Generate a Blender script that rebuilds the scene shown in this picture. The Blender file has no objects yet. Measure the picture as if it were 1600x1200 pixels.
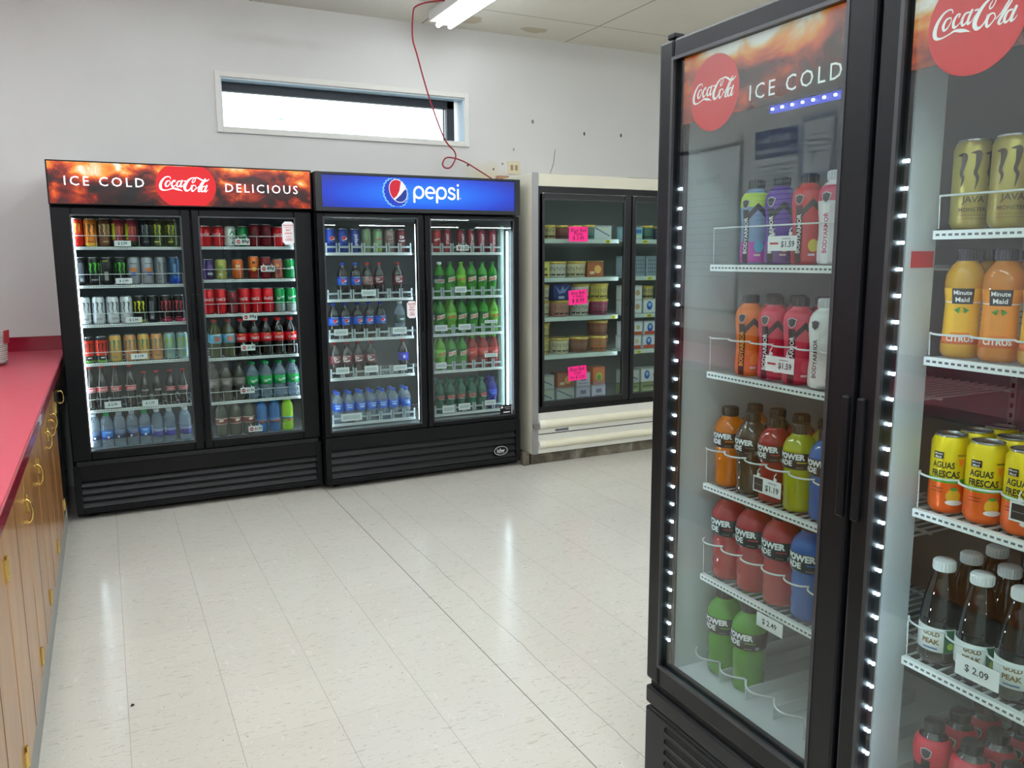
import bpy, bmesh, math, random
from mathutils import Vector, Matrix
random.seed(7)
S = bpy.context.scene
C = S.collection
# ------------------------------------------------------------------ camera, world, exposure
YAW, PITCH, ROLL, CAMZ = 0.4655, 0.1554, -0.005, 1.4825
Fw = Vector((math.sin(YAW)*math.cos(PITCH), math.cos(YAW)*math.cos(PITCH), -math.sin(PITCH)))
R0 = Vector((math.cos(YAW), -math.sin(YAW), 0)); U0 = R0.cross(Fw)
Rt = R0*math.cos(ROLL)+U0*math.sin(ROLL); Up = -R0*math.sin(ROLL)+U0*math.cos(ROLL)
cam = bpy.data.cameras.new('camera'); cam.sensor_width = 36; cam.lens = 1262.7144/1600*36
cam.clip_start = 0.02; cam.clip_end = 200
co = bpy.data.objects.new('camera', cam); C.objects.link(co)
M = Matrix((Rt, Up, -Fw)).transposed().to_4x4(); M.translation = Vector((0, 0, CAMZ)); co.matrix_world = M
S.camera = co
S.view_settings.view_transform = 'Standard'; S.view_settings.look = 'None'
S.view_settings.exposure = 0.38; S.view_settings.gamma = 1; S.view_settings.use_curve_mapping = False
S.cycles.transparent_max_bounces = 24; S.cycles.max_bounces = 8
W = bpy.data.worlds.new('sky'); S.world = W; W.use_nodes = True
bg = W.node_tree.nodes['Background']; bg.inputs[0].default_value = (0.86, 0.94, 1, 1); bg.inputs[1].default_value = 3.2
TUBE = 36.0      # brightness of the fluorescent tubes
LEDS = 11.0       # brightness of the cooler LED bars
# ------------------------------------------------------------------ materials
def lin(c):
    return tuple(((x/255)/12.92 if x/255 <= .04045 else ((x/255+.055)/1.055)**2.4) for x in c)
MATS = {}
def mat(name, col=(200, 200, 200), rough=.5, metal=0., coat=0., spec=.5, emit=None, es=0., alpha=None):
    if name in MATS: return MATS[name]
    m = bpy.data.materials.new(name); m.use_nodes = True
    b = m.node_tree.nodes['Principled BSDF']
    b.inputs['Base Color'].default_value = (*lin(col), 1)
    b.inputs['Roughness'].default_value = rough; b.inputs['Metallic'].default_value = metal
    b.inputs['Coat Weight'].default_value = coat; b.inputs['Specular IOR Level'].default_value = spec
    if emit: b.inputs['Emission Color'].default_value = (*lin(emit), 1); b.inputs['Emission Strength'].default_value = es
    MATS[name] = m
    return m
def cmat(c, rough=.35, metal=0., coat=0.):
    return mat('c%02x%02x%02x_%d_%d' % (*c, int(rough*100), int(metal*10)), c, rough, metal, coat)
class N:
    def __init__(s, m): s.m = m; s.t = m.node_tree; s.b = s.t.nodes.get('Principled BSDF')
    def n(s, typ, **k):
        o = s.t.nodes.new(typ)
        for a, v in k.items():
            if a.startswith('i_'):
                a = a[2:]; o.inputs[int(a) if a.isdigit() else a].default_value = v
            else: setattr(o, a, v)
        return o
    def l(s, a, b): s.t.links.new(a, b)
    def math(s, op, a, b=None, c=None):
        o = s.n('ShaderNodeMath', operation=op)
        for i, v in enumerate((a, b, c)):
            if v is None: continue
            if isinstance(v, (int, float)): o.inputs[i].default_value = v
            else: s.l(v, o.inputs[i])
        return o.outputs[0]
    def ramp(s, fac, stops):
        r = s.n('ShaderNodeValToRGB'); e = r.color_ramp.elements
        while len(e) < len(stops): e.new(.5)
        for x, (p, c) in zip(e, stops): x.position = p; x.color = (*lin(c), 1)
        s.l(fac, r.inputs[0]); return r.outputs[0]
    def noise(s, scale, detail=3, vec=None, dist=0, rough=.5):
        o = s.n('ShaderNodeTexNoise'); o.inputs['Scale'].default_value = scale; o.inputs['Detail'].default_value = detail
        o.inputs['Distortion'].default_value = dist; o.inputs['Roughness'].default_value = rough
        if vec is not None: s.l(vec, o.inputs['Vector'])
        return o.outputs[0]
    def pos(s): return s.n('ShaderNodeNewGeometry').outputs['Position']
    def obj(s): return s.n('ShaderNodeTexCoord').outputs['Object']
    def sep(s, v): o = s.n('ShaderNodeSeparateXYZ'); s.l(v, o.inputs[0]); return o.outputs
    def map(s, v, sc=(1, 1, 1), loc=(0, 0, 0)):
        o = s.n('ShaderNodeMapping'); o.inputs['Scale'].default_value = sc; o.inputs['Location'].default_value = loc; s.l(v, o.inputs[0]); return o.outputs[0]
    def mix(s, f, a, b, mode='MIX'):
        o = s.n('ShaderNodeMix', data_type='RGBA', blend_type=mode)
        for i, v in ((0, f), (6, a), (7, b)):
            if isinstance(v, (int, float)): o.inputs[i].default_value = v
            elif isinstance(v, tuple): o.inputs[i].default_value = (*lin(v), 1)
            else: s.l(v, o.inputs[i])
        return o.outputs[2]
    def base(s, v): s.l(v, s.b.inputs['Base Color'])
    def bump(s, h, st=.1, d=.01):
        o = s.n('ShaderNodeBump'); o.inputs['Strength'].default_value = st; o.inputs['Distance'].default_value = d
        s.l(h, o.inputs['Height']); s.l(o.outputs[0], s.b.inputs['Normal'])
    def near(s, v, x0, w):   # 1 where |v-x0|<w
        return s.math('LESS_THAN', s.math('ABSOLUTE', s.math('SUBTRACT', v, x0)), w)
    def blob(s, x, y, x0, y0, rx, ry, soft=.4, wob=None):
        a = s.math('DIVIDE', s.math('SUBTRACT', x, x0), rx); b = s.math('DIVIDE', s.math('SUBTRACT', y, y0), ry)
        d = s.math('SQRT', s.math('ADD', s.math('MULTIPLY', a, a), s.math('MULTIPLY', b, b)))
        if wob is not None: d = s.math('ADD', d, wob)
        o = s.n('ShaderNodeMapRange'); s.l(d, o.inputs[0]); o.inputs[1].default_value = 1; o.inputs[2].default_value = 1-soft
        o.inputs[3].default_value = 0; o.inputs[4].default_value = 1
        return o.outputs[0]
def glass(name, tint=(255, 255, 255), rough=0.0, haze=0.0, hazecol=(200, 210, 215), refl=1.0):
    m = bpy.data.materials.new(name); m.use_nodes = True; k = N(m); t = m.node_tree
    t.nodes.remove(k.b)
    out = [x for x in t.nodes if x.type == 'OUTPUT_MATERIAL'][0]
    geo = k.n('ShaderNodeNewGeometry')
    ior = k.math('ADD', k.math('MULTIPLY', geo.outputs['Backfacing'], 1/1.5-1.5), 1.5)
    fr = k.n('ShaderNodeFresnel'); k.l(ior, fr.inputs[0])
    tr = k.n('ShaderNodeBsdfTransparent'); tr.inputs[0].default_value = (*lin(tint), 1)
    gl = k.n('ShaderNodeBsdfGlossy'); gl.inputs['Roughness'].default_value = rough
    gl.inputs[0].default_value = (1, 1, 1, 1)
    mx = k.n('ShaderNodeMixShader'); k.l(k.math('MULTIPLY', fr.outputs[0], refl), mx.inputs[0]); k.l(tr.outputs[0], mx.inputs[1]); k.l(gl.outputs[0], mx.inputs[2])
    last = mx
    if haze:
        df = k.n('ShaderNodeBsdfDiffuse'); df.inputs[0].default_value = (*lin(hazecol), 1)
        m2 = k.n('ShaderNodeMixShader'); m2.inputs[0].default_value = haze
        k.l(mx.outputs[0], m2.inputs[1]); k.l(df.outputs[0], m2.inputs[2]); last = m2
    k.l(last.outputs[0], out.inputs[0])
    MATS[name] = m
    return m
def emat(name, col, st):
    return mat(name, (0, 0, 0), .6, emit=col, es=st)

black = mat('black_plastic', (8, 10, 12), .42, spec=.22)
blackg = mat('black_gloss', (9, 9, 11), .25, spec=.4)
blackd = mat('black_recess', (5, 5, 6), .7)
dark_edge = mat('dark_grey_metal', (70, 72, 75), .35, .6)
steel = mat('steel', (150, 150, 150), .35, .9)
white = mat('white_enamel', (232, 236, 236), .4)
liner = mat('liner_grey', (150, 156, 158), .5)
linerd = mat('liner_shaded', (92, 97, 98), .55)  # darker copy of the liner, interior dimness put into its colour
tagw = mat('tag_white', (232, 234, 236), .5)
inkd = mat('ink_dark', (28, 28, 34), .6)
inkr = mat('ink_red', (190, 20, 40), .5)
inkg = mat('ink_grey', (140, 140, 146), .6)
cream = mat('cream_enamel', (206, 203, 184), .42)
wire = mat('white_wire', (215, 220, 222), .35)
clearp = glass('clear_plastic', (225, 232, 236), .08, .22)
pane = glass('pane_glass', (238, 245, 243))
winpane = glass('window_glass', (248, 252, 252))
water = glass('clear_bottle', (214, 228, 240), .04, .20, (215, 228, 240))
frost = glass('frosted_panel', (220, 235, 232), .15, .45, (205, 225, 215))
led = emat('led_white', (225, 240, 255), LEDS)
leddot = emat('led_dot', (225, 238, 255), LEDS*10)
ledblue = emat('led_blue', (90, 100, 240), .7)
tubem = emat('tube_light', (242, 249, 255), TUBE)
letterw = emat('sign_letters', (255, 245, 250), 1.6)

def art_cola(name, z0, z1, em, sx=1., off=.15):
    m = mat(name, (60, 20, 8), .25)
    k = N(m); p = k.obj(); s = k.sep(p)
    v = k.map(p, (2.2*sx, 1, 3.2))
    n1 = k.noise(3.4, 4, v, .7, .55)
    vo = k.n('ShaderNodeTexVoronoi'); vo.inputs['Scale'].default_value = 5.2; k.l(k.map(p, (1.1*sx, 1, 1.5)), vo.inputs['Vector'])
    h = k.n('ShaderNodeMapRange'); k.l(s[2], h.inputs[0]); h.inputs[1].default_value = z0; h.inputs[2].default_value = z1
    a = k.math('ADD', k.math('MULTIPLY', n1, 1.0), k.math('ADD', k.math('MULTIPLY', k.math('POWER', h.outputs[0], 1.6), .30), off))
    a = k.math('ADD', a, k.math('MULTIPLY', vo.outputs[0], -.42))
    c = k.ramp(a, [(.30, (14, 5, 6)), (.42, (56, 12, 10)), (.54, (124, 28, 12)), (.64, (206, 76, 14)), (.74, (236, 146, 48)), (.82, (232, 200, 156)), (.9, (240, 236, 232))])
    k.base(k.mix(.6, c, (0, 0, 0))); k.l(c, k.b.inputs['Emission Color']); k.b.inputs['Emission Strength'].default_value = em
    return m
cola_lit = art_cola('backlit_cola_print', 1.78, 2.01, .62)
cola_dim = art_cola('door_cola_print', 1.80, 1.96, .34, .8, .25)
disc_lit = emat('backlit_red_disc', (242, 5, 26), .72)
disc_dim = mat('red_disc', (190, 14, 28), .4, emit=(190, 14, 28), es=.22)
let_dim = mat('white_print', (225, 225, 225), .4, emit=(225, 225, 225), es=.2)
mb_ = mat('backlit_blue', (0, 30, 120), .3)
k = N(mb_); s = k.sep(k.obj())
a = k.math('ABSOLUTE', k.math('DIVIDE', k.math('SUBTRACT', s[0], .70), .66)); b = k.math('ABSOLUTE', k.math('DIVIDE', k.math('SUBTRACT', s[2], 1.885), .11))
a = k.math('ADD', k.math('MULTIPLY', k.math('MULTIPLY', a, a), .55), k.math('MULTIPLY', k.math('MULTIPLY', b, b), .42))
c = k.ramp(a, [(0, (0, 128, 255)), (.22, (0, 92, 240)), (.5, (4, 48, 205)), (.8, (22, 30, 150))])
k.base((0, 14, 60)) if False else None; k.b.inputs['Base Color'].default_value = (.0, .01, .05, 1); k.l(c, k.b.inputs['Emission Color']); k.b.inputs['Emission Strength'].default_value = .72

m_wall = mat('painted_wall', (205, 204, 201), .7)
k = N(m_wall); p = k.pos(); s = k.sep(p)
wob = k.math('MULTIPLY', k.math('SUBTRACT', k.noise(9, 4, p), .5), .9)
c = k.mix(k.noise(1.3, 4, p), (198, 197, 194), (212, 211, 208))
for (x, z, rx, rz, col, so, am) in ((2.75, 2.12, .22, .12, (196, 188, 150), .9, .7), (3.655, 2.49, .012, .02, (70, 68, 66), .3, 1), (4.02, 2.50, .012, .02, (70, 68, 66), .3, 1),
        (3.17, 2.555, .014, .02, (120, 116, 112), .4, 1), (2.60, 2.19, .01, .01, (60, 55, 50), .3, 1), (2.82, 2.17, .008, .01, (80, 70, 60), .3, 1), (2.9, 2.215, .012, .01, (120, 110, 100), .3, 1), (3.0, 2.33, .012, .018, (150, 146, 140), .5, 1), (1.15, 2.95, .5, .05, (188, 186, 180), .9, .5)):
    f = k.math('MULTIPLY', k.blob(s[0], s[2], x, z, rx, rz, so, wob), am)
    c = k.mix(f, c, col)
k.base(c); k.bump(k.noise(60, 4, p), .12, .004)
m_ceil = mat('ceiling_board', (206, 202, 190), .85)
k = N(m_ceil); p = k.pos(); s = k.sep(p)
wob = k.math('MULTIPLY', k.math('SUBTRACT', k.noise(14, 4, p), .5), .8)
fx = k.math('ABSOLUTE', k.math('SUBTRACT', k.math('FRACT', k.math('DIVIDE', k.math('ADD', s[0], -3.465+122+.61), 1.22)), .5))
fy = k.math('ABSOLUTE', k.math('SUBTRACT', k.math('FRACT', k.math('DIVIDE', k.math('ADD', s[1], -5.416+122+.61), 1.22)), .5))
seam = k.math('MAXIMUM', k.math('LESS_THAN', fx, .0045), k.math('LESS_THAN', fy, .0035))
c = k.mix(k.noise(2, 3, p), (216, 213, 202), (228, 225, 215))
c = k.mix(seam, c, (150, 144, 130))
for (x, y, rx, ry) in ((3.07, 5.72, .13, .085), (2.50, 5.69, .13, .12)):
    o = k.blob(s[0], s[1], x, y, rx, ry, .25, wob); i = k.blob(s[0], s[1], x, y, rx*.75, ry*.75, .35, wob)
    c = k.mix(k.math('MULTIPLY', o, .55), c, (168, 142, 104)); c = k.mix(k.math('MULTIPLY', i, .6), c, (200, 190, 166))
k.base(c); k.bump(k.noise(45, 5, p), .25, .004)

m_floor = mat('vinyl_tile', (186, 184, 174), .24)
k = N(m_floor); p = k.pos(); s = k.sep(p)
T = .3048
gx = k.math('DIVIDE', k.math('SUBTRACT', s[0], -.028-T*400), T); gy = k.math('DIVIDE', k.math('SUBTRACT', s[1], 2.7435-T*400), T)
fx = k.math('ABSOLUTE', k.math('SUBTRACT', k.math('FRACT', k.math('ADD', gx, .5)), .5))
fy = k.math('ABSOLUTE', k.math('SUBTRACT', k.math('FRACT', k.math('ADD', gy, .5)), .5))
wn = k.n('ShaderNodeTexWhiteNoise', noise_dimensions='2D'); cb = k.n('ShaderNodeCombineXYZ')
k.l(k.math('FLOOR', gx), cb.inputs[0]); k.l(k.math('FLOOR', gy), cb.inputs[1]); k.l(cb.outputs[0], wn.inputs[0])
c = k.mix(wn.outputs[0], (190, 187, 176), (194, 191, 180))
c = k.mix(k.math('MULTIPLY', k.noise(1.6, 4, p), .5), c, (200, 198, 190))
streak = k.noise(1, 3, k.map(p, (22, 95, 1)), 1.2)
c = k.mix(k.math('MULTIPLY', k.math('GREATER_THAN', streak, .63), .5), c, (164, 157, 142))
streak2 = k.noise(1, 3, k.map(p, (60, 20, 1), (4, 9, 0)), 1)
c = k.mix(k.math('MULTIPLY', k.math('GREATER_THAN', streak2, .66), .35), c, (212, 210, 204))
sp = k.noise(85, 1, p); c = k.mix(k.math('MULTIPLY', k.math('GREATER_THAN', sp, .745), .55), c, (96, 90, 80))
lines = k.math('MAXIMUM', k.math('MULTIPLY', k.math('LESS_THAN', fx, .0042), .55), k.math('MULTIPLY', k.math('LESS_THAN', fy, .0035), .20))
c = k.mix(k.math('MULTIPLY', lines, k.math('ADD', .35, k.math('MULTIPLY', k.noise(2.2, 2, p), .9))), c, (120, 115, 102))
c = k.mix(k.math('MULTIPLY', k.near(s[0], -.028+4*T, .0022), .65), c, (96, 92, 84))
jag = k.math('ADD', s[0], k.math('MULTIPLY', k.math('SUBTRACT', k.noise(7, 3, p), .5), .03))
c = k.mix(k.math('MULTIPLY', k.near(jag, -.028+4*T+.155, .0018), .5), c, (104, 98, 88))
k.base(c)
rg = k.math('ADD', .10, k.math('MULTIPLY', k.noise(5, 4, p), .13)); k.l(rg, k.b.inputs['Roughness'])
k.bump(k.math('ADD', k.noise(3, 3, p), k.math('MULTIPLY', lines, -.6)), .10, .003)
k.b.inputs['Specular IOR Level'].default_value = .55

m_red = mat('red_laminate', (200, 50, 76), .34, coat=.1)
k = N(m_red); p = k.pos(); k.base(k.mix(k.noise(30, 4, p), (178, 48, 70), (190, 62, 82)))
m_redd = mat('red_edge', (138, 6, 38), .22, coat=.4)
def woodm(name, a, b_, c_):
    m = mat(name, a, .32, coat=.3); k = N(m); p = k.pos()
    v = k.map(p, (4, 3.2, .45)); n = k.noise(2.0, 4, v, 1.0, .55)
    fine = k.noise(1, 3, k.map(p, (60, 45, 2)))
    c = k.ramp(n, [(.25, a), (.5, b_), (.75, c_)]); c = k.mix(k.math('MULTIPLY', k.math('GREATER_THAN', fine, .6), .10), c, a)
    k.base(c); return m
m_wood = woodm('honey_oak', (126, 80, 32), (158, 108, 54), (176, 128, 74))
m_brass = mat('brass', (214, 184, 110), .2, .95)
m_kick = mat('grey_kick', (146, 147, 142), .6)
m_trim = mat('white_trim', (216, 214, 208), .5)
m_reveal = mat('window_reveal', (196, 214, 224), .5)
m_winframe = mat('dark_window_frame', (36, 42, 52), .5)
m_dirty = mat('dirty_kick_plate', (96, 90, 76), .6)
k = N(m_dirty); p = k.pos(); k.base(k.ramp(k.noise(7, 5, p, 1), [(.3, (62, 56, 44)), (.55, (104, 97, 82)), (.7, (140, 134, 122))]))
# ------------------------------------------------------------------ mesh builder
class MB:
    def __init__(s): s.v = []; s.f = []; s.m = []; s.s = []
    def add(s, v, f, mi=0, sm=False):
        o = len(s.v); s.v += [tuple(x) for x in v]; s.f += [tuple(i+o for i in q) for q in f]; s.m += [mi]*len(f); s.s += [sm]*len(f); return s
    def box(s, x0, y0, z0, x1, y1, z1, mi=0):
        return s.add([(x0, y0, z0), (x1, y0, z0), (x1, y1, z0), (x0, y1, z0), (x0, y0, z1), (x1, y0, z1), (x1, y1, z1), (x0, y1, z1)],
                     [(0, 3, 2, 1), (4, 5, 6, 7), (0, 1, 5, 4), (1, 2, 6, 5), (2, 3, 7, 6), (3, 0, 4, 7)], mi)
    def ring(s, x0, z0, x1, z1, w, y0, y1, mi=0, wl=None, wr=None, wt=None, wb=None):
        wl = w if wl is None else wl; wr = w if wr is None else wr; wt = w if wt is None else wt; wb = w if wb is None else wb
        s.box(x0, y0, z0, x0+wl, y1, z1, mi); s.box(x1-wr, y0, z0, x1, y1, z1, mi)
        s.box(x0+wl, y0, z0, x1-wr, y1, z0+wb, mi); s.box(x0+wl, y0, z1-wt, x1-wr, y1, z1, mi); return s
    def lathe(s, prof, n=20, mis=0, x=0, y=0, sm=True, closed=False):
        v = []; f = []
        for r, z in prof:
            for i in range(n):
                a = 2*math.pi*i/n; v.append((x+r*math.cos(a), y+r*math.sin(a), z))
        o = len(s.v); s.v += v
        for j in range(len(prof)-1):
            mi = mis[j] if isinstance(mis, (list, tuple)) else mis
            for i in range(n):
                i2 = (i+1) % n; s.f.append((o+j*n+i, o+j*n+i2, o+(j+1)*n+i2, o+(j+1)*n+i)); s.m.append(mi); s.s.append(sm)
        return s
    def cyl(s, p0, p1, r, n=8, mi=0, r1=None, caps=True, sm=True):
        p0 = Vector(p0); p1 = Vector(p1); r1 = r if r1 is None else r1; d = (p1-p0).normalized()
        a = d.orthogonal().normalized(); b = d.cross(a); v = []
        for p, q in ((p0, r), (p1, r1)):
            for i in range(n): t = 2*math.pi*i/n; v.append(p+a*q*math.cos(t)+b*q*math.sin(t))
        f = [(i, (i+1) % n, n+(i+1) % n, n+i) for i in range(n)]
        s.add(v, f, mi, sm)
        if caps: s.add(v, [tuple(range(n))[::-1], tuple(range(n, 2*n))], mi)
        return s
    def tube(s, pts, r, n=6, mi=0, closed=False):
        pts = [Vector(p) for p in pts]; v = []; f = []; L = len(pts); up = None
        for i, p in enumerate(pts):
            a = pts[i-1] if i > 0 or closed else p; b = pts[(i+1) % L] if i < L-1 or closed else p
            d = (b-a).normalized()
            if up is None: up = d.orthogonal().normalized()
            up = (up-d*up.dot(d)).normalized(); q = d.cross(up)
            for k in range(n): t = 2*math.pi*k/n; v.append(p+up*r*math.cos(t)+q*r*math.sin(t))
        for i in range(L if closed else L-1):
            j = (i+1) % L
            for k in range(n): k2 = (k+1) % n; f.append((i*n+k, i*n+k2, j*n+k2, j*n+k))
        s.add(v, f, mi, True)
        if not closed: s.add(v, [tuple(range(n))[::-1], tuple((L-1)*n+k for k in range(n))], mi)
        return s
    def mesh(s, name, mats, bevel=0, seg=2, fix=False):
        me = bpy.data.meshes.new(name); me.from_pydata(s.v, [], s.f)
        for m in mats: me.materials.append(m)
        me.polygons.foreach_set('material_index', s.m); me.polygons.foreach_set('use_smooth', s.s)
        if bevel or fix:
            bm = bmesh.new(); bm.from_mesh(me)
            if fix: bmesh.ops.recalc_face_normals(bm, faces=bm.faces)
            if bevel:
                es = [e for e in bm.edges if len(e.link_faces) == 2 and e.calc_face_angle(0) > .6]
                bmesh.ops.bevel(bm, geom=es, offset=bevel, segments=seg, affect='EDGES', profile=.5, clamp_overlap=True)
            bm.to_mesh(me); bm.free()
        me.update(); return me
    def build(s, name, mats, parent=None, bevel=0, fix=False, **kw):
        if not isinstance(mats, (list, tuple)): mats = [mats]
        return link(name, s.mesh(name, mats, bevel, fix=fix), parent, **kw)
def link(name, me, parent=None, label=None, cat=None, group=None, kind=None, loc=None, rotz=None):
    o = bpy.data.objects.new(name, me); C.objects.link(o)
    if parent: o.parent = parent
    if label: o['label'] = label
    if cat: o['category'] = cat
    if group: o['group'] = group
    if kind: o['kind'] = kind
    if loc is not None: o.location = loc
    if rotz is not None: o.rotation_euler = (0, 0, rotz)
    return o
def thing(name, label, cat, loc=(0, 0, 0), rotz=0, group=None):
    return link(name, None, None, label, cat, group, None, loc, rotz)
# ------------------------------------------------------------------ flat graphics (lists of (verts2d, faces))
def catmull(p, n=6):
    q = [p[0]]+list(p)+[p[-1]]; o = []
    for i in range(1, len(q)-2):
        for j in range(n):
            t = j/n; o.append(tuple(.5*(2*b+(c-a)*t+(2*a-5*b+4*c-d)*t*t+(3*b-a-3*c+d)*t**3) for a, b, c, d in zip(q[i-1], q[i], q[i+1], q[i+2])))
    o.append(tuple(p[-1])); return o
def ribbon(pts, n=6, smooth=True):
    P = catmull(pts, n) if smooth else pts
    v = []; f = []
    for i, (x, y, w) in enumerate(P):
        a = P[max(0, i-1)]; b = P[min(len(P)-1, i+1)]; dx, dy = b[0]-a[0], b[1]-a[1]; L = math.hypot(dx, dy) or 1
        nx, ny = -dy/L*w/2, dx/L*w/2; v += [(x+nx, y+ny), (x-nx, y-ny)]
    for i in range(len(P)-1): f.append((2*i, 2*i+1, 2*i+3, 2*i+2))
    for (x, y, w) in (P[0], P[-1]):
        o = len(v); v += [(x+w/2*math.cos(t*math.pi/4), y+w/2*math.sin(t*math.pi/4)) for t in range(8)]; f.append(tuple(range(o, o+8)))
    return v, f
def merge(parts):
    V = []; Fc = []
    for v, f in parts:
        o = len(V); V += list(v); Fc += [tuple(i+o for i in q) for q in f]
    return V, Fc
def norm(vf, w=None, h=None, cx=True):
    v, f = vf; xs = [p[0] for p in v]; ys = [p[1] for p in v]
    sc = (w/(max(xs)-min(xs))) if w else (h/(max(ys)-min(ys)))
    ox = (max(xs)+min(xs))/2 if cx else min(xs); oy = (max(ys)+min(ys))/2
    return [((x-ox)*sc, (y-oy)*sc) for x, y in v], f
SCR = [[(455,375,12),(445,338,16),(405,322,20),(330,345,28),(255,425,44),(215,520,58),(218,600,56),(255,640,38),(325,648,22),(420,628,18),(500,605,28),(585,625,46),(650,642,32),(712,672,5)],
 [(435,425,14),(375,432,26),(332,500,40),(345,558,30),(395,540,18),(440,470,12),(432,425,14)],
 [(545,452,16),(560,418,16),(520,420,26),(475,490,38),(485,560,36),(540,545,14),(600,490,8)],
 [(690,432,18),(630,436,26),(592,505,38),(605,568,30),(655,540,16),(695,450,18)],
 [(722,418,34),(682,505,36),(676,568,34),(722,550,12),(765,490,6)],
 [(765,432,22),(802,432,22)],
 [(985,385,12),(955,430,18),(958,472,16),(1000,450,14),(1028,390,16),(990,352,18),(920,370,30),(850,430,46),(790,520,60),(768,600,60),(800,660,48),(860,650,26),(912,590,14),(930,525,8)],
 [(985,352,16),(1070,350,26),(1130,375,32),(1190,412,36),(1260,432,36),(1310,415,22),(1362,380,5)],
 [(1015,535,14),(960,540,26),(925,610,40),(940,675,32),(990,650,18),(1035,590,14),(1015,535,14)],
 [(1040,615,10),(1110,560,18),(1170,480,24),(1225,415,20),(1255,375,12),(1272,382,12),(1240,445,18),(1180,520,30),(1112,610,38),(1085,668,36),(1110,690,18),(1150,660,8)],
 [(1245,560,18),(1190,570,28),(1155,640,38),(1170,690,28),(1220,660,16),(1258,575,18)],
 [(1292,540,36),(1250,630,38),(1240,690,32),(1282,678,14),(1312,640,6)]]
def _scr(n):
    return norm(merge([ribbon([(x, -(y-.035*(x-190)), w) for x, y, w in st], n) for st in SCR]), w=1)
SCRIPT = _scr(6); SCRIPT_LO = _scr(3)
def g_script(w, lo=False): return norm(SCRIPT_LO if lo else SCRIPT, w=w)
PEP = {'p': ([(0, -.8, .17), (0, 0, .17)], [(math.cos(t*math.pi/6)*.42+.42, math.sin(t*math.pi/6)*.46, .17) for t in range(13)]),
       'e': ([(.02, 0, .15), (.8, 0, .15)], [(math.cos(t*math.pi/6)*.4+.41, math.sin(t*math.pi/6)*.46, .16) for t in range(11)]),
       's': ([(.58, .3, .16), (.42, .45, .16), (.16, .42, .16), (.07, .22, .16), (.2, .05, .16), (.45, -.04, .16), (.6, -.2, .16), (.52, -.42, .16), (.25, -.47, .16), (.02, -.34, .16)],),
       'i': ([(.1, -.46, .17), (.1, .34, .17)], [(.1, .72, .2), (.1, .73, .2)])}
def g_pepsi_word(w):
    parts = []; x = 0
    for ch, adv in (('p', 1.07), ('e', 1.03), ('p', 1.07), ('s', .82), ('i', .3)):
        for st in PEP[ch]: parts.append(ribbon([(a+x, b, c) for a, b, c in st], 5))
        x += adv
    return norm(merge(parts), w=w)
TXT = {}
def g_text(s_, w=None, h=None, bold=0., sp=1.):
    key = (s_, bold, sp)
    if key not in TXT:
        cu = bpy.data.curves.new('t', 'FONT'); cu.body = s_; cu.resolution_u = 2; cu.offset = bold; cu.space_character = sp; cu.fill_mode = 'FRONT'
        ob = bpy.data.objects.new('t', cu); C.objects.link(ob)
        dg = bpy.context.evaluated_depsgraph_get(); me = ob.evaluated_get(dg).to_mesh()
        TXT[key] = ([(v.co.x, v.co.y) for v in me.vertices], [tuple(p.vertices) for p in me.polygons])
        ob.evaluated_get(dg).to_mesh_clear(); bpy.data.objects.remove(ob); bpy.data.curves.remove(cu)
    return norm(TXT[key], w=w, h=h)
def g_rect(w, h, x=0, y=0): return [(x-w/2, y-h/2), (x+w/2, y-h/2), (x+w/2, y+h/2), (x-w/2, y+h/2)], [(0, 1, 2, 3)]
def g_disc(rx, ry=None, x=0, y=0, n=28): ry = ry or rx; return [(x+rx*math.cos(2*math.pi*i/n), y+ry*math.sin(2*math.pi*i/n)) for i in range(n)], [tuple(range(n))]
def g_poly(*p): return list(p), [tuple(range(len(p)))]
def g_ring(r, w, ry=None, n=28):
    ry = ry or r; v = []
    for i in range(n): a = 2*math.pi*i/n; v += [(r*math.cos(a), ry*math.sin(a)), ((r-w)*math.cos(a), (ry-w)*math.sin(a))]
    return v, [(2*i, (2*i+2) % (2*n), (2*i+3) % (2*n), 2*i+1) for i in range(n)]
def g_claw(h):
    st = []
    for x, d in ((-.36, 0), (0, .05), (.36, .02)):
        st.append(ribbon([(x-.16, .44+d, .02), (x-.04, .45+d, .10), (x+.03, .40+d, .17), (x+.01, .15, .11), (x-.03, -.05, .10), (x+.03, -.2, .08), (x-.02, -.5+abs(x)*.25, .02)], 4))
    return norm(merge(st), h=h)
def arc(a0, a1, r, n=10): return [(r*math.cos(a0+(a1-a0)*i/n), r*math.sin(a0+(a1-a0)*i/n)) for i in range(n+1)]
def g_globe(r):   # white disc, red cap, blue bowl
    d = math.radians
    red = arc(d(38), d(205), r*.94)+[(-r*.35, -r*.30), (r*.15, -r*.02), (r*.5, r*.34)]
    blu = arc(d(215), d(352), r*.94)+[(r*.55, -r*.20), (r*.1, -r*.36), (-r*.35, -r*.46)]
    return [(g_disc(r), (240, 240, 245)), (g_poly(*red), (208, 22, 48)), (g_poly(*blu), (16, 50, 150))]
def shift(vf, dx, dy=0, rot=0, sx=1, sy=1):
    c, s_ = math.cos(rot), math.sin(rot); return [(x*sx*c-y*sy*s_+dx, x*sx*s_+y*sy*c+dy) for x, y in vf[0]], vf[1]
def flat(mb, vf, x, z, y, mi, layer=0, rot=0):
    """front facing (towards -y) flat graphic"""
    v, f = shift(vf, 0, 0, rot); mb.add([(x+a, y-.0006*(layer+1), z+b) for a, b in v], f, mi)
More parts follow.
